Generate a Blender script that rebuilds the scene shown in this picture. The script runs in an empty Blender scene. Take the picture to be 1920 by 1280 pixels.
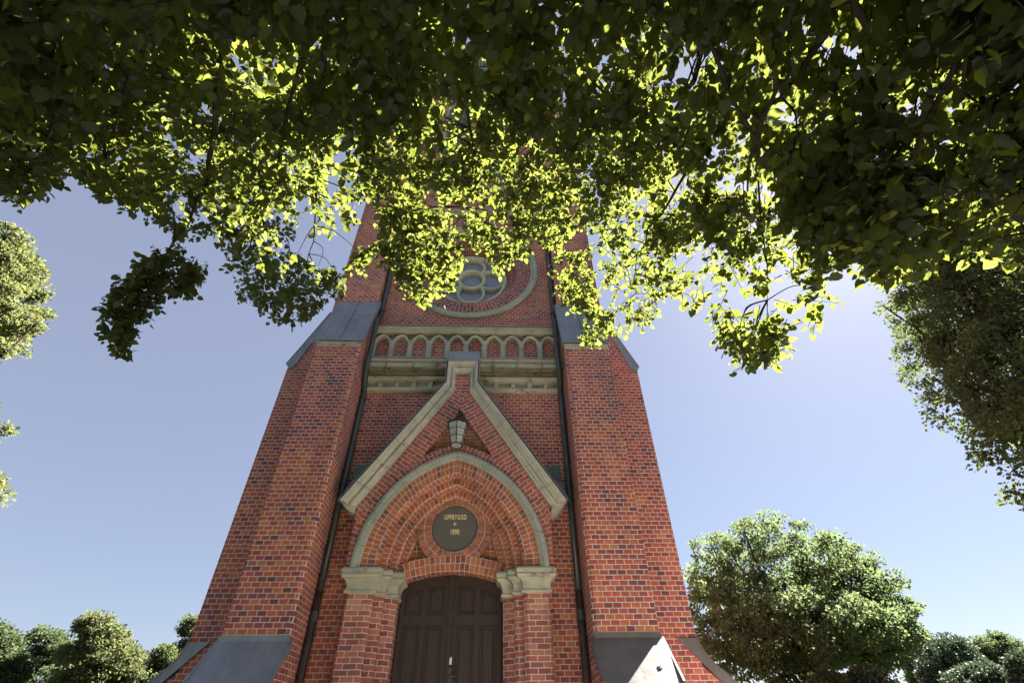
import bpy, math, random
import numpy as np
from mathutils import Vector, Matrix
from mathutils.geometry import tessellate_polygon

S = bpy.context.scene
C = S.collection
R = math.radians

# ------------------------------------------------------------------ camera
CAM_POS = Vector((0.0, 0.0, 1.6))
F_PX, PITCH, YAW, ROLL = 902.2, R(39.947), R(2.346), R(-0.878)
fwd = Vector((math.sin(YAW) * math.cos(PITCH), math.cos(YAW) * math.cos(PITCH), math.sin(PITCH)))
_r0 = Vector((math.cos(YAW), -math.sin(YAW), 0)); _u0 = _r0.cross(fwd)
rgt = _r0 * math.cos(ROLL) + _u0 * math.sin(ROLL)
upv = -_r0 * math.sin(ROLL) + _u0 * math.cos(ROLL)
cd = bpy.data.cameras.new("camera"); cam = bpy.data.objects.new("camera", cd); C.objects.link(cam)
cam.matrix_world = Matrix(((rgt.x, upv.x, -fwd.x, CAM_POS.x), (rgt.y, upv.y, -fwd.y, CAM_POS.y),
                           (rgt.z, upv.z, -fwd.z, CAM_POS.z), (0, 0, 0, 1)))
cd.sensor_width = 36.0; cd.lens = F_PX / 1920 * 36.0
cd.clip_start = 0.05; cd.clip_end = 3000
S.camera = cam

# ------------------------------------------------------------------ light
SUN_AZ, SUN_EL = R(51.5), R(47)            # azimuth to the right of +Y, behind the tower
sun_dir = Vector((math.sin(SUN_AZ) * math.cos(SUN_EL), math.cos(SUN_AZ) * math.cos(SUN_EL), math.sin(SUN_EL)))
sl = bpy.data.lights.new("sun", 'SUN'); so = bpy.data.objects.new("sun", sl); C.objects.link(so)
sl.energy = 5.0; sl.angle = R(0.53); sl.color = (1.0, 0.95, 0.86)
so.rotation_euler = (-sun_dir).to_track_quat('-Z', 'Y').to_euler(); so.location = sun_dir * 60
W = bpy.data.worlds.new("World"); S.world = W; W.use_nodes = True
wn = W.node_tree.nodes; wl = W.node_tree.links; wn.clear()
sky = wn.new('ShaderNodeTexSky'); sky.sky_type = 'NISHITA'; sky.sun_disc = False
sky.sun_elevation = SUN_EL; sky.sun_rotation = SUN_AZ
sky.air_density = 1.0; sky.dust_density = 0.55; sky.ozone_density = 2.0
bg = wn.new('ShaderNodeBackground'); bg.inputs['Strength'].default_value = 0.05
wo = wn.new('ShaderNodeOutputWorld')
veil = wn.new('ShaderNodeMix'); veil.data_type = 'RGBA'; veil.inputs[0].default_value = .82      # even pale tone mixed into the sky, dims it and flattens its glow
veil.inputs[7].default_value = (.70, .72, .93, 1)
wl.new(sky.outputs[0], veil.inputs[6]); wl.new(veil.outputs[2], bg.inputs['Color']); wl.new(bg.outputs[0], wo.inputs['Surface'])
S.view_settings.view_transform = 'Standard'; S.view_settings.look = 'None'
S.view_settings.exposure = 3.2; S.view_settings.gamma = 1.0
S.cycles.use_denoising = True
S.cycles.max_bounces = 8; S.cycles.diffuse_bounces = 4; S.cycles.transmission_bounces = 6
S.cycles.sample_clamp_indirect = 6.0

# ------------------------------------------------------------------ helpers
XC = -0.692          # the tower's axis
GZ = 0.5             # ground level
def tag(o, label=None, cat=None, group=None, kind=None):
    if label: o['label'] = label
    if cat: o['category'] = cat
    if group: o['group'] = group
    if kind: o['kind'] = kind
    return o
def empty(name, loc, parent=None):
    o = bpy.data.objects.new(name, None); C.objects.link(o); o.location = loc; o.empty_display_size = 0.2
    if parent: o.parent = parent
    return o

class MB:
    """collects faces with brick-scale UVs (metres)"""
    def __init__(s): s.v = []; s.f = []; s.uv = []; s.m = []
    def poly(s, pts, uv=None, m=0):
        pts = [Vector(p) for p in pts]
        if uv is None:
            n = Vector((0, 0, 0))
            for i in range(len(pts)):
                a, b = pts[i], pts[(i + 1) % len(pts)]
                n += Vector(((a.y - b.y) * (a.z + b.z), (a.z - b.z) * (a.x + b.x), (a.x - b.x) * (a.y + b.y)))
            ax, ay, az = abs(n.x), abs(n.y), abs(n.z)
            if ay >= ax and ay >= az * .8: uv = [(p.x, p.z) for p in pts]
            elif ax >= az * .8: uv = [(p.y + .033, p.z) for p in pts]
            else: uv = [(p.x, p.y) for p in pts]
        i0 = len(s.v); s.v += pts; s.f.append(list(range(i0, i0 + len(pts)))); s.uv += list(uv); s.m.append(m)
    def box(s, x0, x1, y0, y1, z0, z1, m=0):
        if x0 > x1: x0, x1 = x1, x0
        s.poly([(x0, y0, z0), (x1, y0, z0), (x1, y0, z1), (x0, y0, z1)], m=m)
        s.poly([(x1, y1, z0), (x0, y1, z0), (x0, y1, z1), (x1, y1, z1)], m=m)
        s.poly([(x0, y1, z0), (x0, y0, z0), (x0, y0, z1), (x0, y1, z1)], m=m)
        s.poly([(x1, y0, z0), (x1, y1, z0), (x1, y1, z1), (x1, y0, z1)], m=m)
        s.poly([(x0, y0, z1), (x1, y0, z1), (x1, y1, z1), (x0, y1, z1)], m=m)
        s.poly([(x0, y1, z0), (x1, y1, z0), (x1, y0, z0), (x0, y0, z0)], m=m)
    def extrude_x(s, prof, x0, x1, caps=True, m=0):      # prof: (y,z) polygon
        n = len(prof)
        for i in range(n):
            a, b = prof[i], prof[(i + 1) % n]
            s.poly([(x0, a[0], a[1]), (x1, a[0], a[1]), (x1, b[0], b[1]), (x0, b[0], b[1])], m=m)
        if caps:
            for x in (x0, x1): s.tess([(x, p[0], p[1]) for p in prof], m=m)
    def extrude_y(s, prof, y0, y1, caps=True, m=0):      # prof: (x,z)
        n = len(prof)
        for i in range(n):
            a, b = prof[i], prof[(i + 1) % n]
            s.poly([(a[0], y0, a[1]), (b[0], y0, b[1]), (b[0], y1, b[1]), (a[0], y1, a[1])], m=m)
        if caps:
            for y in (y0, y1): s.tess([(p[0], y, p[1]) for p in prof], m=m)
    def extrude_z(s, plan, z0, z1, caps=True, m=0):      # plan: (x,y)
        n = len(plan)
        for i in range(n):
            a, b = plan[i], plan[(i + 1) % n]
            s.poly([(a[0], a[1], z0), (b[0], b[1], z0), (b[0], b[1], z1), (a[0], a[1], z1)], m=m)
        if caps:
            for z in (z0, z1): s.tess([(p[0], p[1], z) for p in plan], m=m)
    def tess(s, pts, uvf=None, m=0):
        vs = [Vector(p) for p in pts]
        for t in tessellate_polygon([vs]):
            q = [vs[i] for i in t]
            s.poly(q, uv=[uvf(p) for p in q] if uvf else None, m=m)
    def tube(s, pts, rad, n=10, m=0, cap=True):
        pts = [Vector(p) for p in pts]; rings = []
        rads = rad if isinstance(rad, (list, tuple)) else [rad] * len(pts)
        ref = Vector((0, 1, 0.03))
        for i, p in enumerate(pts):
            d = (pts[min(i + 1, len(pts) - 1)] - pts[max(i - 1, 0)]).normalized()
            if abs(d.dot(ref)) > .95: ref = Vector((1, 0, .1))
            a = d.cross(ref).normalized(); b = d.cross(a)
            rings.append([p + (a * math.cos(2 * math.pi * k / n) + b * math.sin(2 * math.pi * k / n)) * rads[i] for k in range(n)])
        for i in range(len(rings) - 1):
            for k in range(n):
                s.poly([rings[i][k], rings[i][(k + 1) % n], rings[i + 1][(k + 1) % n], rings[i + 1][k]], m=m)
        if cap: s.poly(rings[0][::-1], m=m); s.poly(rings[-1], m=m)
    def build(s, name, mats, parent=None, smooth=False, loc=None, weld=True, bevel=0):
        me = bpy.data.meshes.new(name); me.from_pydata([tuple(v) for v in s.v], [], s.f)
        ul = me.uv_layers.new(name="UVMap"); ul.data.foreach_set("uv", [c for u in s.uv for c in u])
        for m in (mats if isinstance(mats, (list, tuple)) else [mats]): me.materials.append(m)
        me.polygons.foreach_set("material_index", s.m)
        if weld or bevel:
            import bmesh
            bm = bmesh.new(); bm.from_mesh(me); bmesh.ops.remove_doubles(bm, verts=bm.verts, dist=1e-4)
            bmesh.ops.recalc_face_normals(bm, faces=bm.faces); bm.to_mesh(me); bm.free()
        if smooth: me.polygons.foreach_set("use_smooth", [True] * len(me.polygons))
        o = bpy.data.objects.new(name, me); C.objects.link(o)
        if parent: o.parent = parent
        if loc: o.location = loc
        if bevel:
            b = o.modifiers.new("bevel", 'BEVEL'); b.width = bevel; b.segments = 2; b.limit_method = 'ANGLE'; b.angle_limit = R(35)
        return o

# ------------------------------------------------------------------ materials
class NT:
    def __init__(s, name):
        s.mat = bpy.data.materials.new(name); s.mat.use_nodes = True; s.t = s.mat.node_tree
        s.t.nodes.clear(); s.out = s.n('ShaderNodeOutputMaterial')
    def n(s, typ, **kw):
        x = s.t.nodes.new(typ)
        for k, v in kw.items(): setattr(x, k, v)
        return x
    def l(s, a, b): s.t.links.new(a, b)
    def put(s, sock, v):
        if isinstance(v, (int, float)): sock.default_value = v
        elif isinstance(v, (tuple, list)): sock.default_value = tuple(v) if len(v) == len(sock.default_value) else (*v, 1)
        else: s.l(v, sock)
    def math(s, op, a, b=None, c=None, clamp=False):
        x = s.n('ShaderNodeMath', operation=op, use_clamp=clamp)
        s.put(x.inputs[0], a)
        if b is not None: s.put(x.inputs[1], b)
        if c is not None: s.put(x.inputs[2], c)
        return x.outputs[0]
    def mix(s, fac, a, b, mode='MIX'):
        x = s.n('ShaderNodeMix', data_type='RGBA', blend_type=mode)
        s.put(x.inputs[0], fac); s.put(x.inputs[6], a); s.put(x.inputs[7], b); return x.outputs[2]
    def ramp(s, fac, stops, interp='LINEAR'):
        x = s.n('ShaderNodeValToRGB'); x.color_ramp.interpolation = interp
        e = x.color_ramp.elements
        while len(e) < len(stops): e.new(.5)
        for i, (p, c) in enumerate(stops): e[i].position = p; e[i].color = (*c, 1) if len(c) == 3 else c
        s.l(fac, x.inputs[0]); return x.outputs[0]
    def noise(s, vec, scale, detail=4, rough=.55, dim='3D'):
        x = s.n('ShaderNodeTexNoise'); x.inputs['Scale'].default_value = scale
        x.inputs['Detail'].default_value = detail; x.inputs['Roughness'].default_value = rough
        s.l(vec, x.inputs['Vector']); return x.outputs['Fac']
    def sstep(s, v, a, b):
        x = s.n('ShaderNodeMapRange', interpolation_type='SMOOTHSTEP')
        s.l(v, x.inputs[0]); x.inputs[1].default_value = a; x.inputs[2].default_value = b; return x.outputs[0]
    def obj(s): return s.n('ShaderNodeTexCoord').outputs['Object']
    def uv(s): return s.n('ShaderNodeTexCoord').outputs['UV']
    def scale(s, vec, k):
        x = s.n('ShaderNodeVectorMath', operation='MULTIPLY'); s.l(vec, x.inputs[0]); x.inputs[1].default_value = k; return x.outputs[0]
    def bump(s, h, strength, dist):
        x = s.n('ShaderNodeBump'); x.inputs['Strength'].default_value = strength; x.inputs['Distance'].default_value = dist
        s.l(h, x.inputs['Height']); return x.outputs[0]
    def princ(s, col, rough=.8, metal=0, normal=None, spec=.3):
        p = s.n('ShaderNodeBsdfPrincipled'); s.put(p.inputs['Base Color'], col); s.put(p.inputs['Roughness'], rough)
        s.put(p.inputs['Metallic'], metal); p.inputs['Specular IOR Level'].default_value = spec
        if normal is not None: s.l(normal, p.inputs['Normal'])
        s.l(p.outputs[0], s.out.inputs['Surface']); return p

def brick_mat(name, bw=.134, rh=.0735, mort=.012, tones=None, mortar=(.62, .60, .53), seed=0.0, off=.5, z0=0.0):
    t = NT(name); uv = t.uv(); sp = t.n('ShaderNodeSeparateXYZ'); t.l(uv, sp.inputs[0])
    wob = t.noise(t.obj(), 9, 2)
    wob = t.math('MULTIPLY', t.math('SUBTRACT', wob, .5), .008)
    vv = t.math('DIVIDE', t.math('ADD', t.math('ADD', sp.outputs[1], wob), -z0), rh); row = t.math('FLOOR', vv)
    odd = t.math('FLOORED_MODULO', row, 2.0)
    rj = t.n('ShaderNodeTexWhiteNoise', noise_dimensions='1D'); t.l(row, rj.inputs['W'])
    uu = t.math('ADD', t.math('DIVIDE', t.math('ADD', sp.outputs[0], wob), bw), t.math('MULTIPLY', odd, off))
    uu = t.math('ADD', uu, t.math('MULTIPLY', rj.outputs['Value'], .14)); uu = t.math('ADD', uu, 100.0)
    col = t.math('FLOOR', uu)
    fx = t.math('FRACT', uu); fv = t.math('FRACT', vv)
    dx = t.math('MULTIPLY', t.math('MINIMUM', fx, t.math('SUBTRACT', 1.0, fx)), bw)
    dv = t.math('MULTIPLY', t.math('MINIMUM', fv, t.math('SUBTRACT', 1.0, fv)), rh)
    d = t.math('MINIMUM', dx, dv)
    rough_edge = t.math('MULTIPLY', t.math('SUBTRACT', t.noise(t.obj(), 60, 3), .5), .006)
    d2 = t.math('ADD', d, rough_edge)
    brick = t.sstep(d2, mort * .5 - .002, mort * .5 + .002)
    cmb = t.n('ShaderNodeCombineXYZ'); t.l(col, cmb.inputs[0]); t.l(row, cmb.inputs[1]); cmb.inputs[2].default_value = seed
    wn_ = t.n('ShaderNodeTexWhiteNoise', noise_dimensions='3D'); t.l(cmb.outputs[0], wn_.inputs['Vector'])
    big = t.noise(t.obj(), .9, 3)
    tv = t.math('ADD', t.math('MULTIPLY', wn_.outputs['Value'], .86), t.math('MULTIPLY', t.math('SUBTRACT', big, .5), .9), clamp=True)
    tones = tones or [(.0, (.17, .042, .052)), (.10, (.28, .056, .060)), (.30, (.38, .072, .062)), (.5, (.45, .086, .055)), (.75, (.51, .122, .060)), (1.0, (.58, .21, .10))]
    c = t.ramp(tv, tones)
    fine = t.noise(t.obj(), 45, 5, .7)
    c = t.mix(t.math('MULTIPLY', t.sstep(fine, .42, .75), .5), c, t.mix(.5, c, (.12, .05, .045)))
    spk = t.noise(t.obj(), 130, 2)
    c = t.mix(t.math('MULTIPLY', t.sstep(spk, .66, .74), .35), c, (.42, .22, .16))
    mc = t.mix(t.noise(t.obj(), 22, 4), mortar, tuple(x * .68 for x in mortar))
    lich = t.sstep(t.noise(t.obj(), 1.6, 4), .52, .68)
    mc = t.mix(t.math('MULTIPLY', lich, .35), mc, (.27, .31, .24))
    c = t.mix(brick, mc, c)
    soot = t.sstep(t.noise(t.scale(t.obj(), (1.2, 1.2, .30)), 1.3, 6, .68), .47, .72)
    c = t.mix(t.math('MULTIPLY', soot, .5), c, t.mix(.6, c, (.075, .045, .055)))
    run = t.sstep(t.noise(t.scale(t.obj(), (5, 5, .22)), 1.6, 6, .7), .52, .70)
    c = t.mix(t.math('MULTIPLY', run, .38), c, t.mix(.55, c, (.06, .04, .045)))
    salt = t.sstep(t.noise(t.scale(t.obj(), (1, 1, .45)), 2.1, 7, .72), .60, .74)
    c = t.mix(t.math('MULTIPLY', salt, .30), c, (.50, .36, .34))
    h = t.math('ADD', t.math('MULTIPLY', t.sstep(d2, .001, mort * .5 + .006), 1.0), t.math('MULTIPLY', fine, .35))
    t.princ(c, t.math('ADD', t.math('MULTIPLY', wn_.outputs['Value'], .25), .55), 0, t.bump(h, .7, .008), .35)
    return t.mat

def stone_mat(name, base=(.46, .42, .36), dark=(.07, .062, .055), green=(.27, .30, .23), stain=.45, sc=1.0):
    t = NT(name); o = t.obj()
    n1 = t.noise(o, 3.5 * sc, 6, .65); n2 = t.noise(o, 38 * sc, 5, .7); n3 = t.noise(t.scale(o, (1, 1, 2.4)), 2.6 * sc, 7, .72)
    c = t.ramp(n1, [(.25, tuple(x * .72 for x in base)), (.5, base), (.75, (base[0] * 1.15, base[1] * 1.08, base[2] * .92))])
    c = t.mix(t.math('MULTIPLY', t.sstep(n2, .45, .8), .4), c, tuple(x * .55 for x in base))
    c = t.mix(t.math('MULTIPLY', t.sstep(t.noise(o, 1.9, 5), .5, .66), .6), c, green)
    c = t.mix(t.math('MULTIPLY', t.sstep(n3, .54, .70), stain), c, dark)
    t.princ(c, .9, 0, t.bump(t.math('ADD', n2, t.math('MULTIPLY', n1, .6)), .5, .012), .2)
    return t.mat

def copper_mat(name, a=(.24, .25, .28), b=(.17, .175, .20), c2=(.29, .32, .33), metal=.3, rough=.42):
    t = NT(name); o = t.obj()
    n1 = t.noise(o, 2.2, 6, .6); n2 = t.noise(t.scale(o, (1, 1, .5)), 14, 5, .7); n3 = t.noise(o, 30, 3)
    c = t.ramp(n1, [(.3, b), (.6, a)])
    c = t.mix(t.math('MULTIPLY', t.sstep(n2, .56, .72), .55), c, c2)
    c = t.mix(t.math('MULTIPLY', t.sstep(n3, .68, .74), .5), c, (.35, .37, .36))
    st = t.noise(t.scale(o, (16, .9, .9)), 2.2, 5, .7)
    c = t.mix(t.math('MULTIPLY', t.sstep(st, .52, .7), .4), c, tuple(x * .5 for x in a))
    c = t.mix(t.math('MULTIPLY', t.sstep(st, .5, .3), .25), c, tuple(min(1, x * 1.5) for x in a))
    t.princ(c, t.math('ADD', t.math('MULTIPLY', n2, .3), rough - .12), metal, t.bump(n1, .25, .02), .5)
    return t.mat

def plain_mat(name, col, rough=.7, metal=0, var=.25, sc=12, spec=.4):
    t = NT(name); n = t.noise(t.obj(), sc, 5, .65)
    c = t.mix(t.math('MULTIPLY', n, var * 2), col, tuple(x * .45 for x in col))
    t.princ(c, rough, metal, t.bump(n, .2, .004), spec); return t.mat

BR = brick_mat('red_brick')
BR_PALE = brick_mat('red_brick_pale_joint', mortar=(.52, .49, .42), seed=3, tones=[(.0, (.17, .055, .048)), (.2, (.29, .078, .052)), (.5, (.37, .10, .06)), (.8, (.43, .13, .072)), (1, (.48, .18, .10))])
BR_PIER = brick_mat('pier_brick', bw=.19, seed=7, mort=.011, mortar=(.68, .66, .60), tones=[(.0, (.25, .07, .066)), (.25, (.38, .095, .075)), (.55, (.45, .125, .09)), (.8, (.50, .17, .105)), (1, (.52, .25, .15))])
BR_ARCH = brick_mat('arch_brick', bw=.125, rh=.078, seed=11, mort=.010, off=0.0, mortar=(.66, .64, .57), tones=[(.0, (.24, .07, .058)), (.22, (.42, .10, .058)), (.55, (.50, .14, .06)), (.85, (.54, .175, .075)), (1, (.56, .22, .10))])
BR_GABLE = brick_mat('gable_brick', bw=.25, rh=.078, seed=17, mort=.011, mortar=(.68, .66, .60), tones=[(.0, (.24, .075, .072)), (.25, (.42, .09, .066)), (.6, (.48, .12, .075)), (1, (.52, .17, .105))])
STONE = stone_mat('sandstone')
STONE_G = stone_mat('sandstone_greenish', base=(.36, .36, .32), green=(.20, .255, .24), stain=.4)
STONE_D = stone_mat('sandstone_weathered', base=(.45, .40, .32), stain=.9, dark=(.035, .03, .026), green=(.30, .30, .22))
STONE_PALE = stone_mat('pale_tracery_stone', base=(.56, .52, .45), stain=.3, green=(.42, .42, .38))
STONE_CAP = stone_mat('capital_stone', base=(.46, .42, .345), stain=.85, green=(.25, .29, .22), sc=1.3)
COPPER = copper_mat('patinated_copper')
COPPER_BR = copper_mat('brown_copper', a=(.135, .115, .11), b=(.09, .078, .075), c2=(.15, .135, .13), metal=0, rough=.36)
COPPER_GR = copper_mat('green_copper', a=(.13, .19, .16), b=(.06, .10, .085), c2=(.2, .27, .22), metal=.1, rough=.6)
PIPE_GR = copper_mat('pipe_green', a=(.075, .09, .088), b=(.05, .055, .055), c2=(.12, .16, .15), metal=.45, rough=.38)
PIPE_BR = copper_mat('pipe_brown', a=(.085, .06, .055), b=(.055, .038, .035), c2=(.09, .07, .066), metal=.3, rough=.35)
IRON = plain_mat('dark_iron', (.03, .03, .032), .5, .5)
DOOR = None
def door_mat():
    t = NT('door_paint'); o = t.obj()
    g = t.noise(t.scale(o, (14, 14, .9)), 4, 6, .7); n = t.noise(o, 2.2, 5)
    c = t.mix(t.sstep(g, .3, .75), (.060, .033, .030), (.032, .018, .017)); c = t.mix(t.math('MULTIPLY', n, .3), c, (.085, .056, .052))
    spk = t.noise(o, 70, 2); c = t.mix(t.math('MULTIPLY', t.sstep(spk, .7, .76), .5), c, (.16, .14, .13))
    t.princ(c, .5, 0, t.bump(g, .3, .004), .4); return t.mat
DOOR = door_mat()
def glass_mat(name, col, rough=.08, metal=0.0):
    t = NT(name); n = t.noise(t.obj(), 1.5, 3)
    p = t.princ(t.mix(n, col, tuple(x * .8 for x in col)), rough, metal, t.bump(n, .05, .02), .8); return t.mat
GLASS = glass_mat('window_glass', (.24, .25, .36), .15)
def lantern_glass():
    t = NT('lantern_glass'); n = t.noise(t.obj(), 9, 5, .7)
    c = t.mix(t.sstep(n, .45, .8), (.62, .62, .56), (.30, .33, .25))
    a = t.n('ShaderNodeBsdfTranslucent'); t.put(a.inputs[0], c)
    b = t.n('ShaderNodeBsdfPrincipled'); t.put(b.inputs['Base Color'], c); b.inputs['Roughness'].default_value = .3
    m = t.n('ShaderNodeMixShader'); m.inputs[0].default_value = .45; t.l(b.outputs[0], m.inputs[1]); t.l(a.outputs[0], m.inputs[2])
    t.l(m.outputs[0], t.out.inputs['Surface']); return t.mat
LGLASS = lantern_glass()
LOUVRE = plain_mat('louvre_paint', (.10, .12, .13), .6)
BARK = plain_mat('bark', (.034, .026, .024), .9, 0, .5, 20, .1)
PLATE = plain_mat('plaque_metal', (.18, .158, .138), .45, .35, .22, 5, .4)
GOLD = plain_mat('gilt_lettering', (.85, .66, .34), .5, 0, .05, 30, .4)

def leaf_mat(name, c0, c1, t0, t1, tr=.5, gloss=.06, veins=False):
    t = NT(name); at = t.n('ShaderNodeAttribute'); at.attribute_name = 'rnd'
    r = at.outputs['Fac']
    if veins:
        lv = t.n('ShaderNodeAttribute'); lv.attribute_name = 'leafco'; sx = t.n('ShaderNodeSeparateXYZ'); t.l(lv.outputs['Vector'], sx.inputs[0])
        axx = t.math('ABSOLUTE', sx.outputs[0]); ph = t.math('SINE', t.math('MULTIPLY', t.math('SUBTRACT', sx.outputs[1], t.math('MULTIPLY', axx, .75)), 44.0))
        vn = t.math('MAXIMUM', t.sstep(ph, .8, 1.0), t.sstep(axx, .045, .015)); r = t.math('ADD', t.math('MULTIPLY', r, .8), t.math('MULTIPLY', vn, .3))
    d = t.n('ShaderNodeBsdfDiffuse'); t.put(d.inputs[0], t.mix(r, c0, c1))
    tl = t.n('ShaderNodeBsdfTranslucent'); t.put(tl.inputs[0], t.mix(r, t0, t1))
    m = t.n('ShaderNodeMixShader'); m.inputs[0].default_value = tr; t.l(d.outputs[0], m.inputs[1]); t.l(tl.outputs[0], m.inputs[2])
    g = t.n('ShaderNodeBsdfGlossy'); g.inputs['Roughness'].default_value = .55; t.put(g.inputs[0], (.9, .95, 1))
    m2 = t.n('ShaderNodeMixShader'); m2.inputs[0].default_value = gloss; t.l(m.outputs[0], m2.inputs[1]); t.l(g.outputs[0], m2.inputs[2])
    t.l(m2.outputs[0], t.out.inputs['Surface']); return t.mat
LEAF_NEAR = leaf_mat('linden_leaf', (.008, .012, .004), (.020, .025, .009), (.165, .205, .026), (.36, .40, .08), .38, .012, True)
LEAF_MAPLE = leaf_mat('maple_leaf', (.052, .074, .042), (.090, .112, .066), (.11, .155, .06), (.175, .22, .09), .52, .008)
LEAF_LINDEN2 = leaf_mat('linden_leaf_olive', (.046, .062, .028), (.080, .094, .046), (.085, .12, .035), (.15, .18, .06), .45, .008)
LEAF_LIGHT = leaf_mat('pale_leaf', (.075, .092, .045), (.12, .13, .068), (.11, .135, .045), (.19, .21, .075), .45, .008)
LEAF_SUNNY = leaf_mat('sunlit_leaf', (.075, .092, .042), (.12, .13, .065), (.15, .175, .055), (.24, .255, .09), .45, .008)
LEAF_DARK = leaf_mat('dark_leaf', (.045, .062, .036), (.08, .098, .056), (.085, .12, .045), (.14, .18, .07), .42, .008)
LEAF_FIR = leaf_mat('conifer_needles', (.035, .055, .035), (.07, .095, .06), (.05, .08, .04), (.08, .11, .05), .25, .05)

# ------------------------------------------------------------------ ground
def ground():
    def gm(name, cols, sc):
        t = NT(name); o = t.obj(); n = t.noise(o, sc, 6, .7); n2 = t.noise(o, sc * 14, 4, .7)
        t.princ(t.mix(n2, t.ramp(n, cols), tuple(x * .6 for x in cols[1][1])), .95, 0, t.bump(n2, .6, .02), .1); return t.mat
    m = MB(); m.poly([(-900, -900, GZ - .004), (900, -900, GZ - .004), (900, 900, GZ - .004), (-900, 900, GZ - .004)])
    tag(m.build('ground', gm('lawn', [(.3, (.03, .045, .016)), (.7, (.06, .074, .03))], .6)), kind='structure')
    m = MB(); m.poly([(-22, 3.4, GZ), (26, 3.4, GZ), (26, 8.4, GZ), (-22, 8.4, GZ)])
    tag(m.build('path', gm('pale_gravel', [(.3, (.50, .46, .41)), (.7, (.60, .56, .51))], 1.2)), kind='structure')
ground()

# ------------------------------------------------------------------ the tower
WY, PY, BY, SY = 8.45, 8.10, 7.70, 8.35
tower = empty('church_tower', (XC, WY, GZ))
tag(tower, 'red brick church tower with pointed portal, round window and stepped corner buttresses', 'church tower')
LOC = (0, -WY, -GZ)
def part(mb, name, mat, **k): return mb.build(name, mat, tower, loc=LOC, **k)
def arc_pts(cx, cz, r, a0, a1, n): return [(cx + r * math.cos(a0 + (a1 - a0) * i / n), cz + r * math.sin(a0 + (a1 - a0) * i / n)) for i in range(n + 1)]

ROSE_Z, TOPZ, DEPTH = 11.10, 22.0, 7.6
def walls():
    m = MB()
    hx = 3.0
    def q(x0, x1, z0, z1): m.poly([(x0, WY, z0), (x1, WY, z0), (x1, WY, z1), (x0, WY, z1)])
    # front, leaving the doorway behind the portal and the round window open
    q(-hx, -1.2, GZ, 6.2); q(1.2, hx, GZ, 6.2)
    q(-1.2, 1.2, 5.0, 6.2); q(-hx, hx, 6.2, ROSE_Z - 2.0); q(-hx, hx, ROSE_Z + 2.0, TOPZ)
    q(-hx, -2.0, ROSE_Z - 2, ROSE_Z + 2); q(2.0, hx, ROSE_Z - 2, ROSE_Z + 2)
    n = 64
    def sq(a):
        c, s = math.cos(a), math.sin(a); k = 2.0 / max(abs(c), abs(s)); return (c * k, s * k)
    for i in range(n):
        a, b = 2 * math.pi * i / n + math.pi / 4, 2 * math.pi * (i + 1) / n + math.pi / 4
        s0, s1 = sq(a), sq(b)
        m.poly([(1.6 * math.cos(a), WY, ROSE_Z + 1.6 * math.sin(a)), (s0[0], WY, ROSE_Z + s0[1]), (s1[0], WY, ROSE_Z + s1[1]), (1.6 * math.cos(b), WY, ROSE_Z + 1.6 * math.sin(b))])
    for x in (-hx, hx):
        m.poly([(x, WY, GZ), (x, WY + DEPTH, GZ), (x, WY + DEPTH, TOPZ), (x, WY, TOPZ)])
    m.poly([(-hx, WY + DEPTH, GZ), (hx, WY + DEPTH, GZ), (hx, WY + DEPTH, TOPZ), (-hx, WY + DEPTH, TOPZ)])
    m.poly([(-hx, WY, TOPZ), (hx, WY, TOPZ), (hx, WY + DEPTH, TOPZ), (-hx, WY + DEPTH, TOPZ)])
    part(m, 'wall', BR)
walls()

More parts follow.
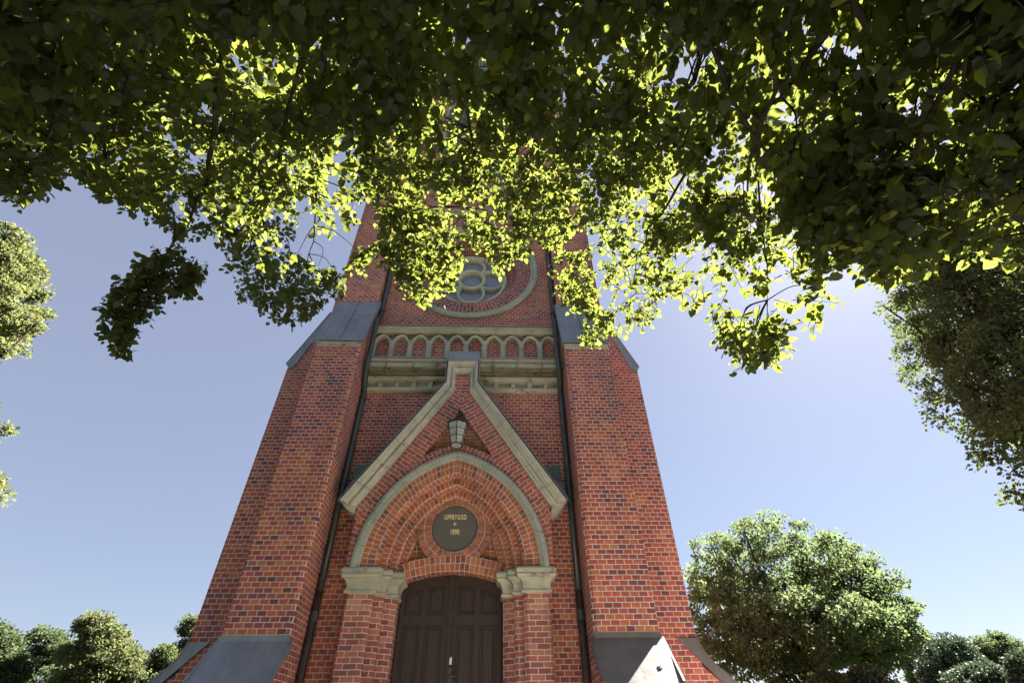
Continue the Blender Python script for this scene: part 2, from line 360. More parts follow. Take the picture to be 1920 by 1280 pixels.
def buttress(s):
    """front buttress; s=-1 left, +1 right"""
    xi, xo = 2.095, 3.006
    m = MB(); ch = .05
    plan = [(s * xi, WY), (s * xi, BY + ch), (s * (xi + ch), BY), (s * xo, BY), (s * xo, WY)]
    m.extrude_z(plan, GZ, 7.9, caps=False)
    m.extrude_x([(WY, 7.9), (BY, 7.9), (8.2, 9.56), (8.2, TOPZ), (WY, TOPZ)], s * (xi + .012), s * (xo - .0))
    m.extrude_x([(BY, GZ), (7.21, GZ), (7.21, 2.14), (BY, 2.66)], s * (xi + .004), s * (xo - .004))
    b = part(m, 'buttress', BR)
    # lower copper weathering with an upstand and side hems
    c = MB(); x0, x1 = s * (xi - .03), s * (xo + .03)
    c.extrude_x([(BY - .002, 2.70), (BY - .03, 2.705), (7.17, 2.155), (7.175, 2.10), (7.19, 2.10), (7.20, 2.145), (BY - .002, 2.64)], x0, x1)
    c.box(s * (xi - .015), s * (xo + .02), BY - .014, BY + .01, 2.66, 2.785)
    for e in (x0, x1):
        w = -.028 if e == min(x0, x1) else .028
        c.extrude_x([(BY + .02, 2.735), (7.165, 2.185), (7.165, 2.08), (BY + .02, 2.60)], min(e, e + w), max(e, e + w))
    c.build('weathering', COPPER if s < 0 else COPPER_BR, b)
    if s > 0:                                   # round soldered patch on the sheet
        nrm_ = Vector((0, -.74, .67)); q = Vector((2.83, 7.345, 2.352)); a_ = Vector((1, 0, 0)); b_ = nrm_.cross(a_)
        k = MB()
        for r0, r1, h0, h1 in ((.036, .033, 0, .006), (.033, .014, .006, .007), (.014, .010, .007, .014), (.010, 0, .014, .016)):
            for i in range(20):
                A, B = 2 * math.pi * i / 20, 2 * math.pi * (i + 1) / 20
                P_ = lambda r, t, h: q + (a_ * math.cos(t) + b_ * math.sin(t)) * r + nrm_ * h
                k.poly([P_(r0, A, h0), P_(r0, B, h0), P_(r1, B, h1), P_(r1, A, h1)])
        k.build('patch', COPPER, b)
    # upper copper weathering, two sheets and a seam
    c = MB(); x0, x1 = xi - .03, xo + .03; xm = (x0 + x1) / 2
    for a, d in ((x0, xm - .006), (xm + .006, x1)):
        c.extrude_x([(8.195, 9.63), (7.655, 8.045), (7.655, 8.0), (8.195, 9.57)], s * a, s * d)
    c.extrude_x([(8.19, 9.675), (7.635, 8.07), (7.66, 8.02), (8.195, 9.60)], s * (xm - .011), s * (xm + .011))
    for e, w in ((x0, -.02), (x1, .02)):
        c.extrude_x([(8.23, 9.66), (7.65, 8.06), (7.65, 7.90), (8.23, 9.50)], s * e, s * (e + w))
    c.build('weathering', COPPER, b)
    st = MB(); st.box(s * (xi - .004), s * (xo + .004), 7.68, BY + .02, 7.955, 8.0); st.box(s * xi, s * (xo), 7.692, BY + .02, 7.885, 7.952)
    st.build('eaves_stone', STONE_D, b)
    return b
def side_buttress(s, y0, flare=True, z=0):
    xo, y1 = 3.754, y0 + 1.0
    m = MB()
    m.extrude_y([(s * 2.95, GZ), (s * xo, GZ), (s * xo, 7.80), (s * 3.19, 9.33), (s * 3.19, TOPZ), (s * 2.95, TOPZ)], y0, y1)
    curve = [(3.757, 2.86), (3.775, 2.74), (3.83, 2.62), (3.93, 2.49), (4.07, 2.37), (4.21, 2.24), (4.5, 1.97), (4.78, 1.70)]
    m.extrude_y([(s * 3.7, GZ), (s * 4.7, GZ), (s * 4.7, 1.68), (s * 4.0, 2.235), (s * 3.7, 2.5)], y0 + .004, y1 - .004)
    b = part(m, 'buttress', BR)
    c = MB()
    inner = [(3.44, 2.80), (3.72, 2.525), (3.995, 2.24), (4.45, 1.80), (4.70, 1.56)]
    poly = [(s * 3.44, 2.805)] + [(s * x, zz) for x, zz in curve[1:]] + [(s * x, zz) for x, zz in inner[::-1][:-1]]
    poly[1] = (s * 3.757, 2.805)
    c.extrude_y(poly, y0 - .022, y0 - .002)
    for i in range(len(curve) - 1):
        a, d = curve[i], curve[i + 1]
        c.poly([(s * a[0], y0 - .03, a[1]), (s * d[0], y0 - .03, d[1]), (s * d[0], y1 + .03, d[1]), (s * a[0], y1 + .03, a[1])])
        c.poly([(s * (a[0] - .012), y0 - .03, a[1] - .012), (s * (d[0] - .012), y0 - .03, d[1] - .012), (s * (d[0]), y0 - .03, d[1]), (s * a[0], y0 - .03, a[1])])
    c.build('weathering', COPPER if s < 0 else COPPER_BR, b)
    c = MB()
    c.extrude_y([(s * 3.81, 7.895), (s * 3.225, 9.40), (s * 3.185, 9.40), (s * 3.185, 9.2), (s * 3.60, 7.87), (s * 3.70, 7.77)], y0 - .025, y0 - .002)
    c.extrude_y([(s * 3.81, 7.90), (s * 3.20, 9.42), (s * 3.20, 9.38), (s * 3.78, 7.87)], y0 - .03, y1 + .03)
    c.build('weathering', COPPER, b)
for s in (-1, 1):
    buttress(s); side_buttress(s, SY); side_buttress(s, SY + 6.4)

STONE_CRUST_SHADE = stone_mat('crust_and_shade_stone', base=(.22, .18, .12), stain=.95, dark=(.022, .02, .018), green=(.30, .26, .17), sc=1.8)
def cornice():
    m = MB(); x0, x1 = -2.093, 2.093
    prof = [(WY + .02, 8.10), (8.125, 7.915), (8.125, 7.83), (8.15, 7.815), (8.15, 7.72), (8.18, 7.70), (8.27, 7.68), (8.33, 7.655), (8.335, 7.60),
            (8.29, 7.575), (8.27, 7.545), (8.27, 7.50), (8.30, 7.47), (8.42, 7.465), (8.42, 7.335), (8.345, 7.325), (8.33, 7.30), (8.34, 7.265), (8.38, 7.24), (WY + .02, 7.235)]
    m.extrude_x(prof, x0, x1)
    for k in range(13):
        x = -2.08 + k * .3467
        m.box(x - .045, x + .045, 8.352, 8.425, 7.33, 7.47)
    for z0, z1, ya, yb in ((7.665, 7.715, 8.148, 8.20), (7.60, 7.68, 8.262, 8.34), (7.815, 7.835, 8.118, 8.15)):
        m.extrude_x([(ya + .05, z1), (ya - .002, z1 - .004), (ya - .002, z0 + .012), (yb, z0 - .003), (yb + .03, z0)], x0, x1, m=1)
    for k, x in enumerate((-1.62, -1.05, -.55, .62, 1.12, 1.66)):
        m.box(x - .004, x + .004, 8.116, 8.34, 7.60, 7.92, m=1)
    b = part(m, 'cornice', [STONE_D, STONE_CRUST_SHADE])
    c = MB(); c.extrude_x([(WY + .01, 8.125), (8.105, 7.94), (8.105, 7.918), (8.125, 7.918), (WY + .01, 8.103)], x0, x1); c.build('flashing', COPPER, b)
    # blind arcade of pointed arches
    m = MB(); n = 10; p = 4.146 / n
    for k in range(n + 1):
        x = -2.073 + k * p; a, b_ = max(x - .064, -2.09), min(x + .064, 2.09)
        # shaft, tapered to an octagonal front
        pl = [(a, WY), (a, 8.37), (a + .03, 8.33), (b_ - .03, 8.33), (b_, 8.37), (b_, WY)]
        m.extrude_z(pl, 8.06, 8.505, caps=True)
        m.extrude_z([(a - .012, WY), (a - .012, 8.32), (b_ + .012, 8.32), (b_ + .012, WY)], 8.0, 8.105)
    hw = p / 2 - .064
    for k in range(n):
        cx = -2.073 + (k + .5) * p; zs = 8.495
        rad = hw * 1.62; off = rad - hw                       # pointed arch
        phi = math.acos(off / rad)
        def side(sg, rr, j): a_ = phi_of(rr) * j / 6; return (cx + sg * (-off + rr * math.cos(a_)), zs + rr * math.sin(a_))
        def phi_of(rr): return math.acos(min(1, off / rr))
        for sg in (-1, 1):
            for j in range(6):
                i0, i1 = side(sg, rad, j), side(sg, rad, j + 1)
                o0, o1 = side(sg, rad + .048, j), side(sg, rad + .048, j + 1)
                m.poly([(i0[0], 8.345, i0[1]), (o0[0], 8.325, o0[1]), (o1[0], 8.325, o1[1]), (i1[0], 8.345, i1[1])])
                m.poly([(i0[0], 8.345, i0[1]), (i1[0], 8.345, i1[1]), (i1[0], WY, i1[1]), (i0[0], WY, i0[1])])
                m.poly([(o0[0], 8.325, o0[1]), (o0[0], 8.43, o0[1]), (o1[0], 8.43, o1[1]), (o1[0], 8.325, o1[1])])
            m.extrude_y([(cx + sg * (p / 2 - .045), zs), (cx + sg * p / 2, zs), (cx + sg * p / 2, zs + .10), (cx + sg * (p / 2 - .03), zs + .10)], 8.335, WY)
            half = [side(sg, rad + .03, j) for j in range(7)]
            pol = half + [(cx, 8.84), (cx + sg * p / 2, 8.84), (cx + sg * p / 2, zs)]
            m.tess([(q[0], 8.425, q[1]) for q in pol], m=1)  # dark plate: soot plus the shade of the sinks put into the colour
    b = part(m, 'blind_arcade', [STONE, STONE_CRUST_SHADE])
    m = MB(); m.extrude_x([(WY + .02, 8.97), (8.25, 8.935), (8.25, 8.90), (8.28, 8.885), (8.28, 8.855), (8.33, 8.80), (WY + .02, 8.80)], x0, x1)
    m.build('coping', STONE_D, b)
    c = MB(); c.extrude_x([(WY + .01, 9.09), (8.235, 8.955), (8.235, 8.938), (WY + .01, 9.0)], x0, x1); c.build('flashing', COPPER, b)
    for z in (13.42, 14.57):
        m = MB(); m.extrude_x([(WY, z), (8.40, z + .015), (8.38, z + .06), (8.42, z + .09), (8.37, z + .12), (8.36, z + .19), (WY, z + .24)], x0, x1)
        part(m, 'string_course', STONE_D)
cornice()

def ring(m, r0, r1, y0, y1, zc, n=96, faces='f', m0=0, a0=0, a1=2 * math.pi, cx=0):
    """annulus: front face between r0 (y0) and r1 (y1)"""
    rm = (r0 + r1) / 2
    for i in range(n):
        a, b = a0 + (a1 - a0) * i / n, a0 + (a1 - a0) * (i + 1) / n
        P = lambda r, t, y: (cx + r * math.cos(t), y, zc + r * math.sin(t))
        u0, u1 = 0.0, math.hypot(r1 - r0, y1 - y0)
        m.poly([P(r0, a, y0), P(r1, a, y1), P(r1, b, y1), P(r0, b, y0)], uv=[(u0, a * 1.2), (u1, a * 1.2), (u1, b * 1.2), (u0, b * 1.2)], m=m0)
def rose():
    m = MB()
    for r0, y0, r1, y1 in ((1.58, WY - .004, 1.20, WY - .004), (1.20, WY - .004, 1.16, 8.49), (1.16, 8.49, 1.16, 8.62), (1.16, 8.62, 1.07, 8.62), (1.07, 8.62, 1.03, 8.66), (1.03, 8.66, 1.03, 8.76), (1.03, 8.76, .97, 8.76), (.97, 8.76, .95, 8.95)):
        ring(m, r0, r1, y0, y1, ROSE_Z)
    w = part(m, 'rose_window', ROSE_BR)
    h = MB()
    for r0, y0, r1, y1 in ((1.74, WY, 1.74, 8.38), (1.74, 8.38, 1.70, 8.34), (1.70, 8.34, 1.635, 8.345), (1.635, 8.345, 1.60, 8.40), (1.60, 8.40, 1.56, 8.415), (1.56, 8.415, 1.55, WY)):
        ring(h, r0, r1, y0, y1, ROSE_Z)
    h.build('hood_ring', STONE_G, w, smooth=False)
    t = MB()
    def tor(cx, cz, r, th=.045, yy=8.83, a0=0, a1=2 * math.pi):
        for (ra, ya, rb, yb) in ((r - th, 8.93, r - th, yy), (r - th, yy, r - th * .4, yy - .045), (r - th * .4, yy - .045, r + th * .4, yy - .045), (r + th * .4, yy - .045, r + th, yy), (r + th, yy, r + th, 8.93)):
            ring(t, ra, rb, ya, yb, ROSE_Z + cz, 48, cx=cx, a0=a0, a1=a1)
    tor(0, 0, .335, .05, 8.80)
    for k in range(4):
        an = k * math.pi / 2; tor(.50 * math.cos(an), .50 * math.sin(an), .335, .042, a0=an - 2.36, a1=an + 2.36)
    tor(0, 0, .90, .06, 8.82)
    t.build('tracery', STONE_PALE, w)
    g = MB(); g.poly([(.98 * math.cos(2 * math.pi * k / 48), 8.91, ROSE_Z + .98 * math.sin(2 * math.pi * k / 48)) for k in range(48)])
    g.build('glass', GLASS, w)
ROSE_BR = brick_mat('rose_brick', bw=.2, rh=.078, seed=23, mort=.011, mortar=(.55, .52, .46), off=.5, tones=[(.0, (.14, .045, .055)), (.3, (.25, .065, .065)), (.7, (.34, .085, .07)), (1, (.42, .13, .09))])
rose()

# ---------------------------------------------------------------- portal
ZS, CO = 3.73, .49                    # springing line and the offset of the arc centres
def ap(a, t, s):                      # point of the pointed arch of half-width a, t 0..1 from springing to apex
    r = a + CO; ph = math.acos(CO / r) * t
    return (s * (-CO + r * math.cos(ph)), ZS + r * math.sin(ph))
def alen(a): return (a + CO) * math.acos(CO / (a + CO))
def sweep_arch(m, prof, n=28, v0=0.0, t0=0.0):
    for s in (-1, 1):
        L = [0]
        for i in range(1, len(prof)): L.append(L[-1] + math.hypot(prof[i][0] - prof[i - 1][0], prof[i][1] - prof[i - 1][1]))
        for i in range(len(prof) - 1):
            (a0, y0), (a1, y1) = prof[i], prof[i + 1]; lm = alen((a0 + a1) / 2)
            for j in range(n):
                ta, tb = t0 + (1 - t0) * j / n, t0 + (1 - t0) * (j + 1) / n
                p = [ap(a0, ta, s), ap(a1, ta, s), ap(a1, tb, s), ap(a0, tb, s)]
                va, vb = lm * ta + v0, lm * tb + v0
                m.poly([(p[0][0], y0, p[0][1]), (p[1][0], y1, p[1][1]), (p[2][0], y1, p[2][1]), (p[3][0], y0, p[3][1])],
                       uv=[(L[i] + .003, va), (L[i + 1] + .003, va), (L[i + 1] + .003, vb), (L[i] + .003, vb)])
COPE_OUT = [(1.905, 4.77), (.31, 7.19), (.31, 7.71), (0, 7.71)]
COPE_IN = [(1.655, 4.69), (.152, 7.045), (.152, 7.50), (0, 7.50)]
def portal():
    # jambs and piers
    m = MB()
    jp = [(1.55, WY), (1.55, 8.14), (1.51, PY), (1.19, PY), (1.142, 8.145), (1.142, 8.25), (1.05, 8.25), (1.005, 8.295), (1.005, 8.40), (.93, 8.40), (.885, 8.445), (.835, 8.50), (.835, 8.85)]
    P = empty('portal', LOC, tower)
    for s in (-1, 1):
        L = 0; m = MB()
        for i in range(len(jp) - 1):
            a, b = jp[i], jp[i + 1]; d = math.hypot(a[0] - b[0], a[1] - b[1])
            m.poly([(s * a[0], a[1], GZ), (s * b[0], b[1], GZ), (s * b[0], b[1], ZS), (s * a[0], a[1], ZS)], uv=[(L, GZ), (L + d, GZ), (L + d, ZS), (L, ZS)]); L += d
        m.build('jamb', BR_PIER, P)
    # front wall of the gable
    m = MB(); RP = 2.218; XO = 1.635
    sl = Vector((.155 - 1.655, 7.045 - 4.69)).normalized()
    nb = 20
    exit_ph = math.acos((XO + CO) / RP)
    niche_k = (6.63 - 5.78) / .55
    # intersection of niche side and ring
    lo, hi = .3, .9
    for _ in range(40):
        x = (lo + hi) / 2; z_l = 6.63 - niche_k * x; z_r = ZS + math.sqrt(RP * RP - (x + CO) ** 2)
        if z_l > z_r: lo = x
        else: hi = x
    nx, nz = lo, 6.63 - niche_k * lo
    n_ph = math.acos((nx + CO) / RP)
    apex_ph = math.acos(CO / RP)
    for s in (-1, 1):
        phs = [i / 40 * apex_ph for i in range(41)]
        for i in range(40):
            q = []
            for ph in (phs[i], phs[i + 1]):
                ro = min(RP, (XO + CO) / math.cos(ph)); ri = 2.035
                pi_, po_ = (-CO + ri * math.cos(ph), ZS + ri * math.sin(ph)), (-CO + ro * math.cos(ph), ZS + ro * math.sin(ph))
                if pi_[0] < 0: pi_ = (0, pi_[1])
                if po_[0] < 0: po_ = (0, po_[1])
                q.append((pi_, po_, ph))
            (a, b, pa), (c, d, pb) = q
            m.poly([(s * a[0], PY, a[1]), (s * b[0], PY, b[1]), (s * d[0], PY, d[1]), (s * c[0], PY, c[1])],
                   uv=[(.0, pa * 2.1), (.175, pa * 2.1), (.175, pb * 2.1), (0, pb * 2.1)])
        ringpts = [(-CO + RP * math.cos(exit_ph + (n_ph - exit_ph) * i / 14), ZS + RP * math.sin(exit_ph + (n_ph - exit_ph) * i / 14)) for i in range(15)]
        poly = ringpts + [(0, 6.63), (0, 7.045), (.152, 7.045), (XO, 4.715)]
        m.poly([(0, PY, 7.045), (s * .152, PY, 7.045), (s * .152, PY, 7.5), (0, PY, 7.5)])
        def uvf(p, s=s):
            d = Vector((s * p.x, p.z)); return (d.x * sl.y - d.y * sl.x + 10.02, d.x * sl.x + d.y * sl.y + 20)
        m.tess([(s * x, PY, z) for x, z in poly], uvf)
        # niche soffit, sides of the block
        m.poly([(0, PY, 6.63), (s * nx, PY, nz), (s * nx, 8.25, nz), (0, 8.25, 6.63)], uv=[(0, 0), (0, 1), (.15, 1), (.15, 0)])
        m.poly([(s * XO, PY, ZS - .05), (s * XO, WY, ZS - .05), (s * XO, WY, 4.85), (s * XO, PY, 4.85)])
        # top of the voussoir ring where it is the sill of the niche
        for i in range(10):
            a, b = n_ph + (apex_ph - n_ph) * i / 10, n_ph + (apex_ph - n_ph) * (i + 1) / 10
            m.poly([(s * (-CO + RP * math.cos(a)), PY, ZS + RP * math.sin(a)), (s * (-CO + RP * math.cos(a)), 8.25, ZS + RP * math.sin(a)), (s * (-CO + RP * math.cos(b)), 8.25, ZS + RP * math.sin(b)), (s * (-CO + RP * math.cos(b)), PY, ZS + RP * math.sin(b))])
    m.build('gable_wall', BR_GABLE, P)
    m = MB(); m.poly([(-nx - .02, 8.248, nz - .1), (nx + .02, 8.248, nz - .1), (nx + .02, 8.248, nz), (0, 8.248, 6.66), (-nx - .02, 8.248, nz)])
    m.poly([(-.2, 8.25, nz - .1), (.2, 8.25, nz - .1), (.2, 8.25, nz + .1), (-.2, 8.25, nz + .1)])
    m.build('niche_wall', BR_ARCHWALL, P)
    # arch orders
    m = MB()
    sweep_arch(m, [(1.43, PY), (1.19, PY), (1.142, 8.145), (1.142, 8.25)], v0=.0)
    sweep_arch(m, [(1.142, 8.25), (1.05, 8.25), (1.005, 8.295), (1.005, 8.40)], v0=.03)
    sweep_arch(m, [(1.005, 8.40), (.93, 8.40), (.88, 8.445), (.88, 8.50)], v0=.05)
    sweep_arch(m, [(.88, 8.50), (.80, 8.50), (.765, 8.535), (.765, 8.60)], v0=.02)
    m.build('arch', BR_ARCH, P)
    # stone hood mould
    m = MB(); sweep_arch(m, [(1.56, PY + .01), (1.56, 8.035), (1.545, 8.01), (1.50, 7.995), (1.475, 8.0), (1.465, 8.03), (1.44, 8.035), (1.425, 8.06), (1.41, 8.07), (1.41, PY + .02)])
    hp = [(1.562, PY + .01), (1.562, 8.033), (1.546, 8.007), (1.50, 7.992), (1.474, 7.997), (1.464, 8.027), (1.44, 8.032), (1.424, 8.057), (1.408, 8.067)]
    for s in (-1, 1):
        for tt in (.13, .33, .52, .70, .87, .997):
            for i in range(len(hp) - 1):
                (a0, y0), (a1, y1) = hp[i], hp[i + 1]; p = [ap(a0, tt, s), ap(a1, tt, s), ap(a1, tt + .0028, s), ap(a0, tt + .0028, s)]
                m.poly([(p[0][0], y0, p[0][1]), (p[1][0], y1, p[1][1]), (p[2][0], y1, p[2][1]), (p[3][0], y0, p[3][1])], m=1)
    m.build('hood_mould', [STONE_G, STONE_CRUST_SHADE], P)
    # tympanum
    m = MB()
    for s in (-1, 1):
        pts = [ap(.80, i / 16, s) for i in range(17)]
        rs_ = (.86 ** 2 + .17 ** 2) / (2 * .17)
        low = [(s * .80 * (1 - i / 10), 3.785 - rs_ + .12 + math.sqrt(rs_ ** 2 - (.80 * (1 - i / 10)) ** 2)) for i in range(10, -1, -1)]
        m.tess([(x, 8.585, z) for x, z in (low + pts)])
    ring(m, .64, .40, 8.455, 8.455, 4.487, 72)
    ring(m, .645, .645, 8.60, 8.47, 4.487, 72); ring(m, .645, .64, 8.47, 8.455, 4.487, 72); ring(m, .40, .40, 8.455, 8.56, 4.487, 72)
    # segmental arch over the door
    rs = (.86 ** 2 + .17 ** 2) / (2 * .17); zc = 3.785 - rs; am = math.asin(.93 / rs)
    for i in range(24):
        a, b = math.pi / 2 - am + 2 * am * i / 24, math.pi / 2 - am + 2 * am * (i + 1) / 24
        P_ = lambda r, t, y: (r * math.cos(t), y, zc + r * math.sin(t))
        ua, ub = a * rs, b * rs
        for (r0, y0, r1, y1, w0) in ((rs + .245, 8.59, rs + .245, 8.47, 0), (rs + .245, 8.45, rs + .045, 8.45, .12), (rs + .045, 8.45, rs, 8.495, .32), (rs, 8.495, rs, 8.86, .38)):
            w1 = w0 + math.hypot(r0 - r1, y0 - y1)
            m.poly([P_(r0, a, y0), P_(r1, a, y1), P_(r1, b, y1), P_(r0, b, y0)], uv=[(w0, ua), (w1, ua), (w1, ub), (w0, ub)])
        m.poly([P_(rs + .245, a, 8.47), P_(rs + .245, a, 8.45), P_(rs + .245, b, 8.45), P_(rs + .245, b, 8.47)], uv=[(0, ua), (.02, ua), (.02, ub), (0, ub)])
    m.build('tympanum', BR_ARCH, P)
    # capitals
    for s in (-1, 1):
        path = [(1.55, WY), (1.55, PY), (1.142, PY), (1.142, 8.25), (1.005, 8.25), (1.005, 8.40), (.835, 8.40), (.835, 8.80)]
        def offs(d):
            out = []
            for i, p in enumerate(path):
                def nrm(a, b):
                    v = Vector((b[0] - a[0], b[1] - a[1])).normalized(); return Vector((-v.y, v.x)) * -1
                ns = []
                if i > 0: ns.append(nrm(path[i - 1], p))
                if i < len(path) - 1: ns.append(nrm(p, path[i + 1]))
                v = Vector((0, 0))
                if len(ns) == 2: v = ns[0] + ns[1]
                else: v = ns[0]
                out.append((p[0] + v.x * d, p[1] + v.y * d))
            return out
        test = offs(.1)
        sg = 1 if test[0][0] > path[0][0] else -1
        prof = [(-.02, 3.385), (.028, 3.39), (.036, 3.405), (.03, 3.425), (.012, 3.435), (.012, 3.50), (.022, 3.545), (.05, 3.575), (.055, 3.585), (.09, 3.60), (.108, 3.63), (.09, 3.655), (.085, 3.662), (.108, 3.672), (.108, 3.715), (.075, 3.745), (-.1, 3.76)]
        m = MB(); rows = [[(s * x, y, z) for x, y in offs(sg * d)] for d, z in prof]
        for i in range(len(rows) - 1):
            for j in range(len(path) - 1):
                m.poly([rows[i][j], rows[i][j + 1], rows[i + 1][j + 1], rows[i + 1][j]])
        top = [(s * x, y, 3.755) for x, y in path] + [(s * 1.3, 8.80, 3.755)]
        m.build('capital', STONE_CAP, P, bevel=.006)
    # gable coping
    m = MB()
    for s in (-1, 1):
        prof = [(0, .02), (0, .17), (.05, .185), (.16, .185), (.19, .165), (.33, .155), (.37, .12), (.50, .075), (.60, .085), (.66, .11), (.80, .10), (.88, .06), (1.0, .05), (1.0, -.02)]
        sta = []
        for k in range(len(COPE_OUT) - 1):
            nseg = 7 if k == 0 else 1
            for j in range(nseg): sta.append((k, j / nseg))
        sta.append((len(COPE_OUT) - 2, 1.0))
        rows = []
        for k, f in sta:
            o = [COPE_OUT[k][i] * (1 - f) + COPE_OUT[k + 1][i] * f for i in (0, 1)]; q = [COPE_IN[k][i] * (1 - f) + COPE_IN[k + 1][i] * f for i in (0, 1)]
            rows.append([(s * (o[0] * (1 - w) + q[0] * w), PY - d, o[1] * (1 - w) + q[1] * w) for w, d in prof])
        for i in range(len(rows) - 1):
            gap = .006
            for j in range(len(prof) - 1):
                m.poly([rows[i][j], rows[i][j + 1], rows[i + 1][j + 1], rows[i + 1][j]])
        m.tess(rows[0])
        # the kneeler block under the foot
        m.extrude_y([(s * 1.88, 4.755), (s * 1.66, 4.70), (s * 1.64, 4.60), (s * 1.72, 4.61), (s * 1.80, 4.66)], PY - .06, WY)
        m.extrude_y([(s * 1.90, 4.775), (s * 1.62, 5.16), (s * 1.62, 4.70), (s * 1.72, 4.705)], PY + .021, WY)
    jn = m
    for s in (-1, 1):
        for f in (.13, .30, .47, .64, .81):
            o = Vector((COPE_OUT[0][0] * (1 - f) + COPE_OUT[1][0] * f, COPE_OUT[0][1] * (1 - f) + COPE_OUT[1][1] * f)); q = Vector((COPE_IN[0][0] * (1 - f) + COPE_IN[1][0] * f, COPE_IN[0][1] * (1 - f) + COPE_IN[1][1] * f))
            al = Vector((COPE_OUT[1][0] - COPE_OUT[0][0], COPE_OUT[1][1] - COPE_OUT[0][1])).normalized() * .0035
            prof = [(0, .173), (.05, .188), (.16, .188), (.19, .168), (.33, .158), (.37, .123), (.50, .078), (.60, .088), (.66, .113), (.80, .103), (.88, .063), (1.0, .053)]
            for j in range(len(prof) - 1):
                a, b = o.lerp(q, prof[j][0]), o.lerp(q, prof[j + 1][0])
                jn.poly([(s * (a.x - al.x), PY - prof[j][1], a.y - al.y), (s * (b.x - al.x), PY - prof[j + 1][1], b.y - al.y), (s * (b.x + al.x), PY - prof[j + 1][1], b.y + al.y), (s * (a.x + al.x), PY - prof[j][1], a.y + al.y)], m=1)
    m.build('gable_coping', [STONE_COPE, plain_mat('joint_mortar', (.13, .115, .09), .9)], P)
    # copper roof of the gable with its apex cap and the little gutters at the foot
    c = MB()
    for s in (-1, 1):
        o = [(s * (x + .02), z + .012) for x, z in COPE_OUT[:3]]
        for i in range(2):
            a, b = o[i], o[i + 1]
            c.extrude_y([(a[0], a[1]), (b[0], b[1]), (b[0] + s * .012, b[1]), (a[0] + s * .012, a[1])], PY - .17, WY - .002)
        # valley sheet and green upstand against the wall
        c.poly([(s * 1.70, WY - .03, 5.33), (s * 1.91, WY - .03, 5.33), (s * 1.955, PY - .14, 4.73), (s * 1.93, PY - .14, 4.77)])
        c.poly([(s * 1.70, WY - .02, 5.33), (s * 1.91, WY - .02, 5.33), (s * 1.96, PY - .14, 4.72), (s * 1.93, PY - .14, 4.76)])
        c.box(s * 1.60, s * 1.91, WY - .025, WY - .004, 5.32, 5.60, m=1)
        c.box(s * 1.735, s * 1.905, WY - .022, WY - .003, 5.60, 5.635, m=1)
    c.extrude_x([(PY - .205, 7.70), (PY - .205, 7.925), (PY - .19, 7.94), (WY - .003, 8.0), (WY - .003, 7.70)], -.335, .335)
    c.build('gable_roof', [COPPER, COPPER_GR], P)
    return P
BR_ARCHWALL = brick_mat('niche_brick', bw=.2, seed=31, mortar=(.5, .46, .36), tones=[(.0, (.28, .09, .05)), (.4, (.42, .14, .06)), (1, (.5, .2, .09))])
STONE_COPE = stone_mat('coping_stone', base=(.50, .455, .395), stain=.42, green=(.33, .34, .29))
portal()

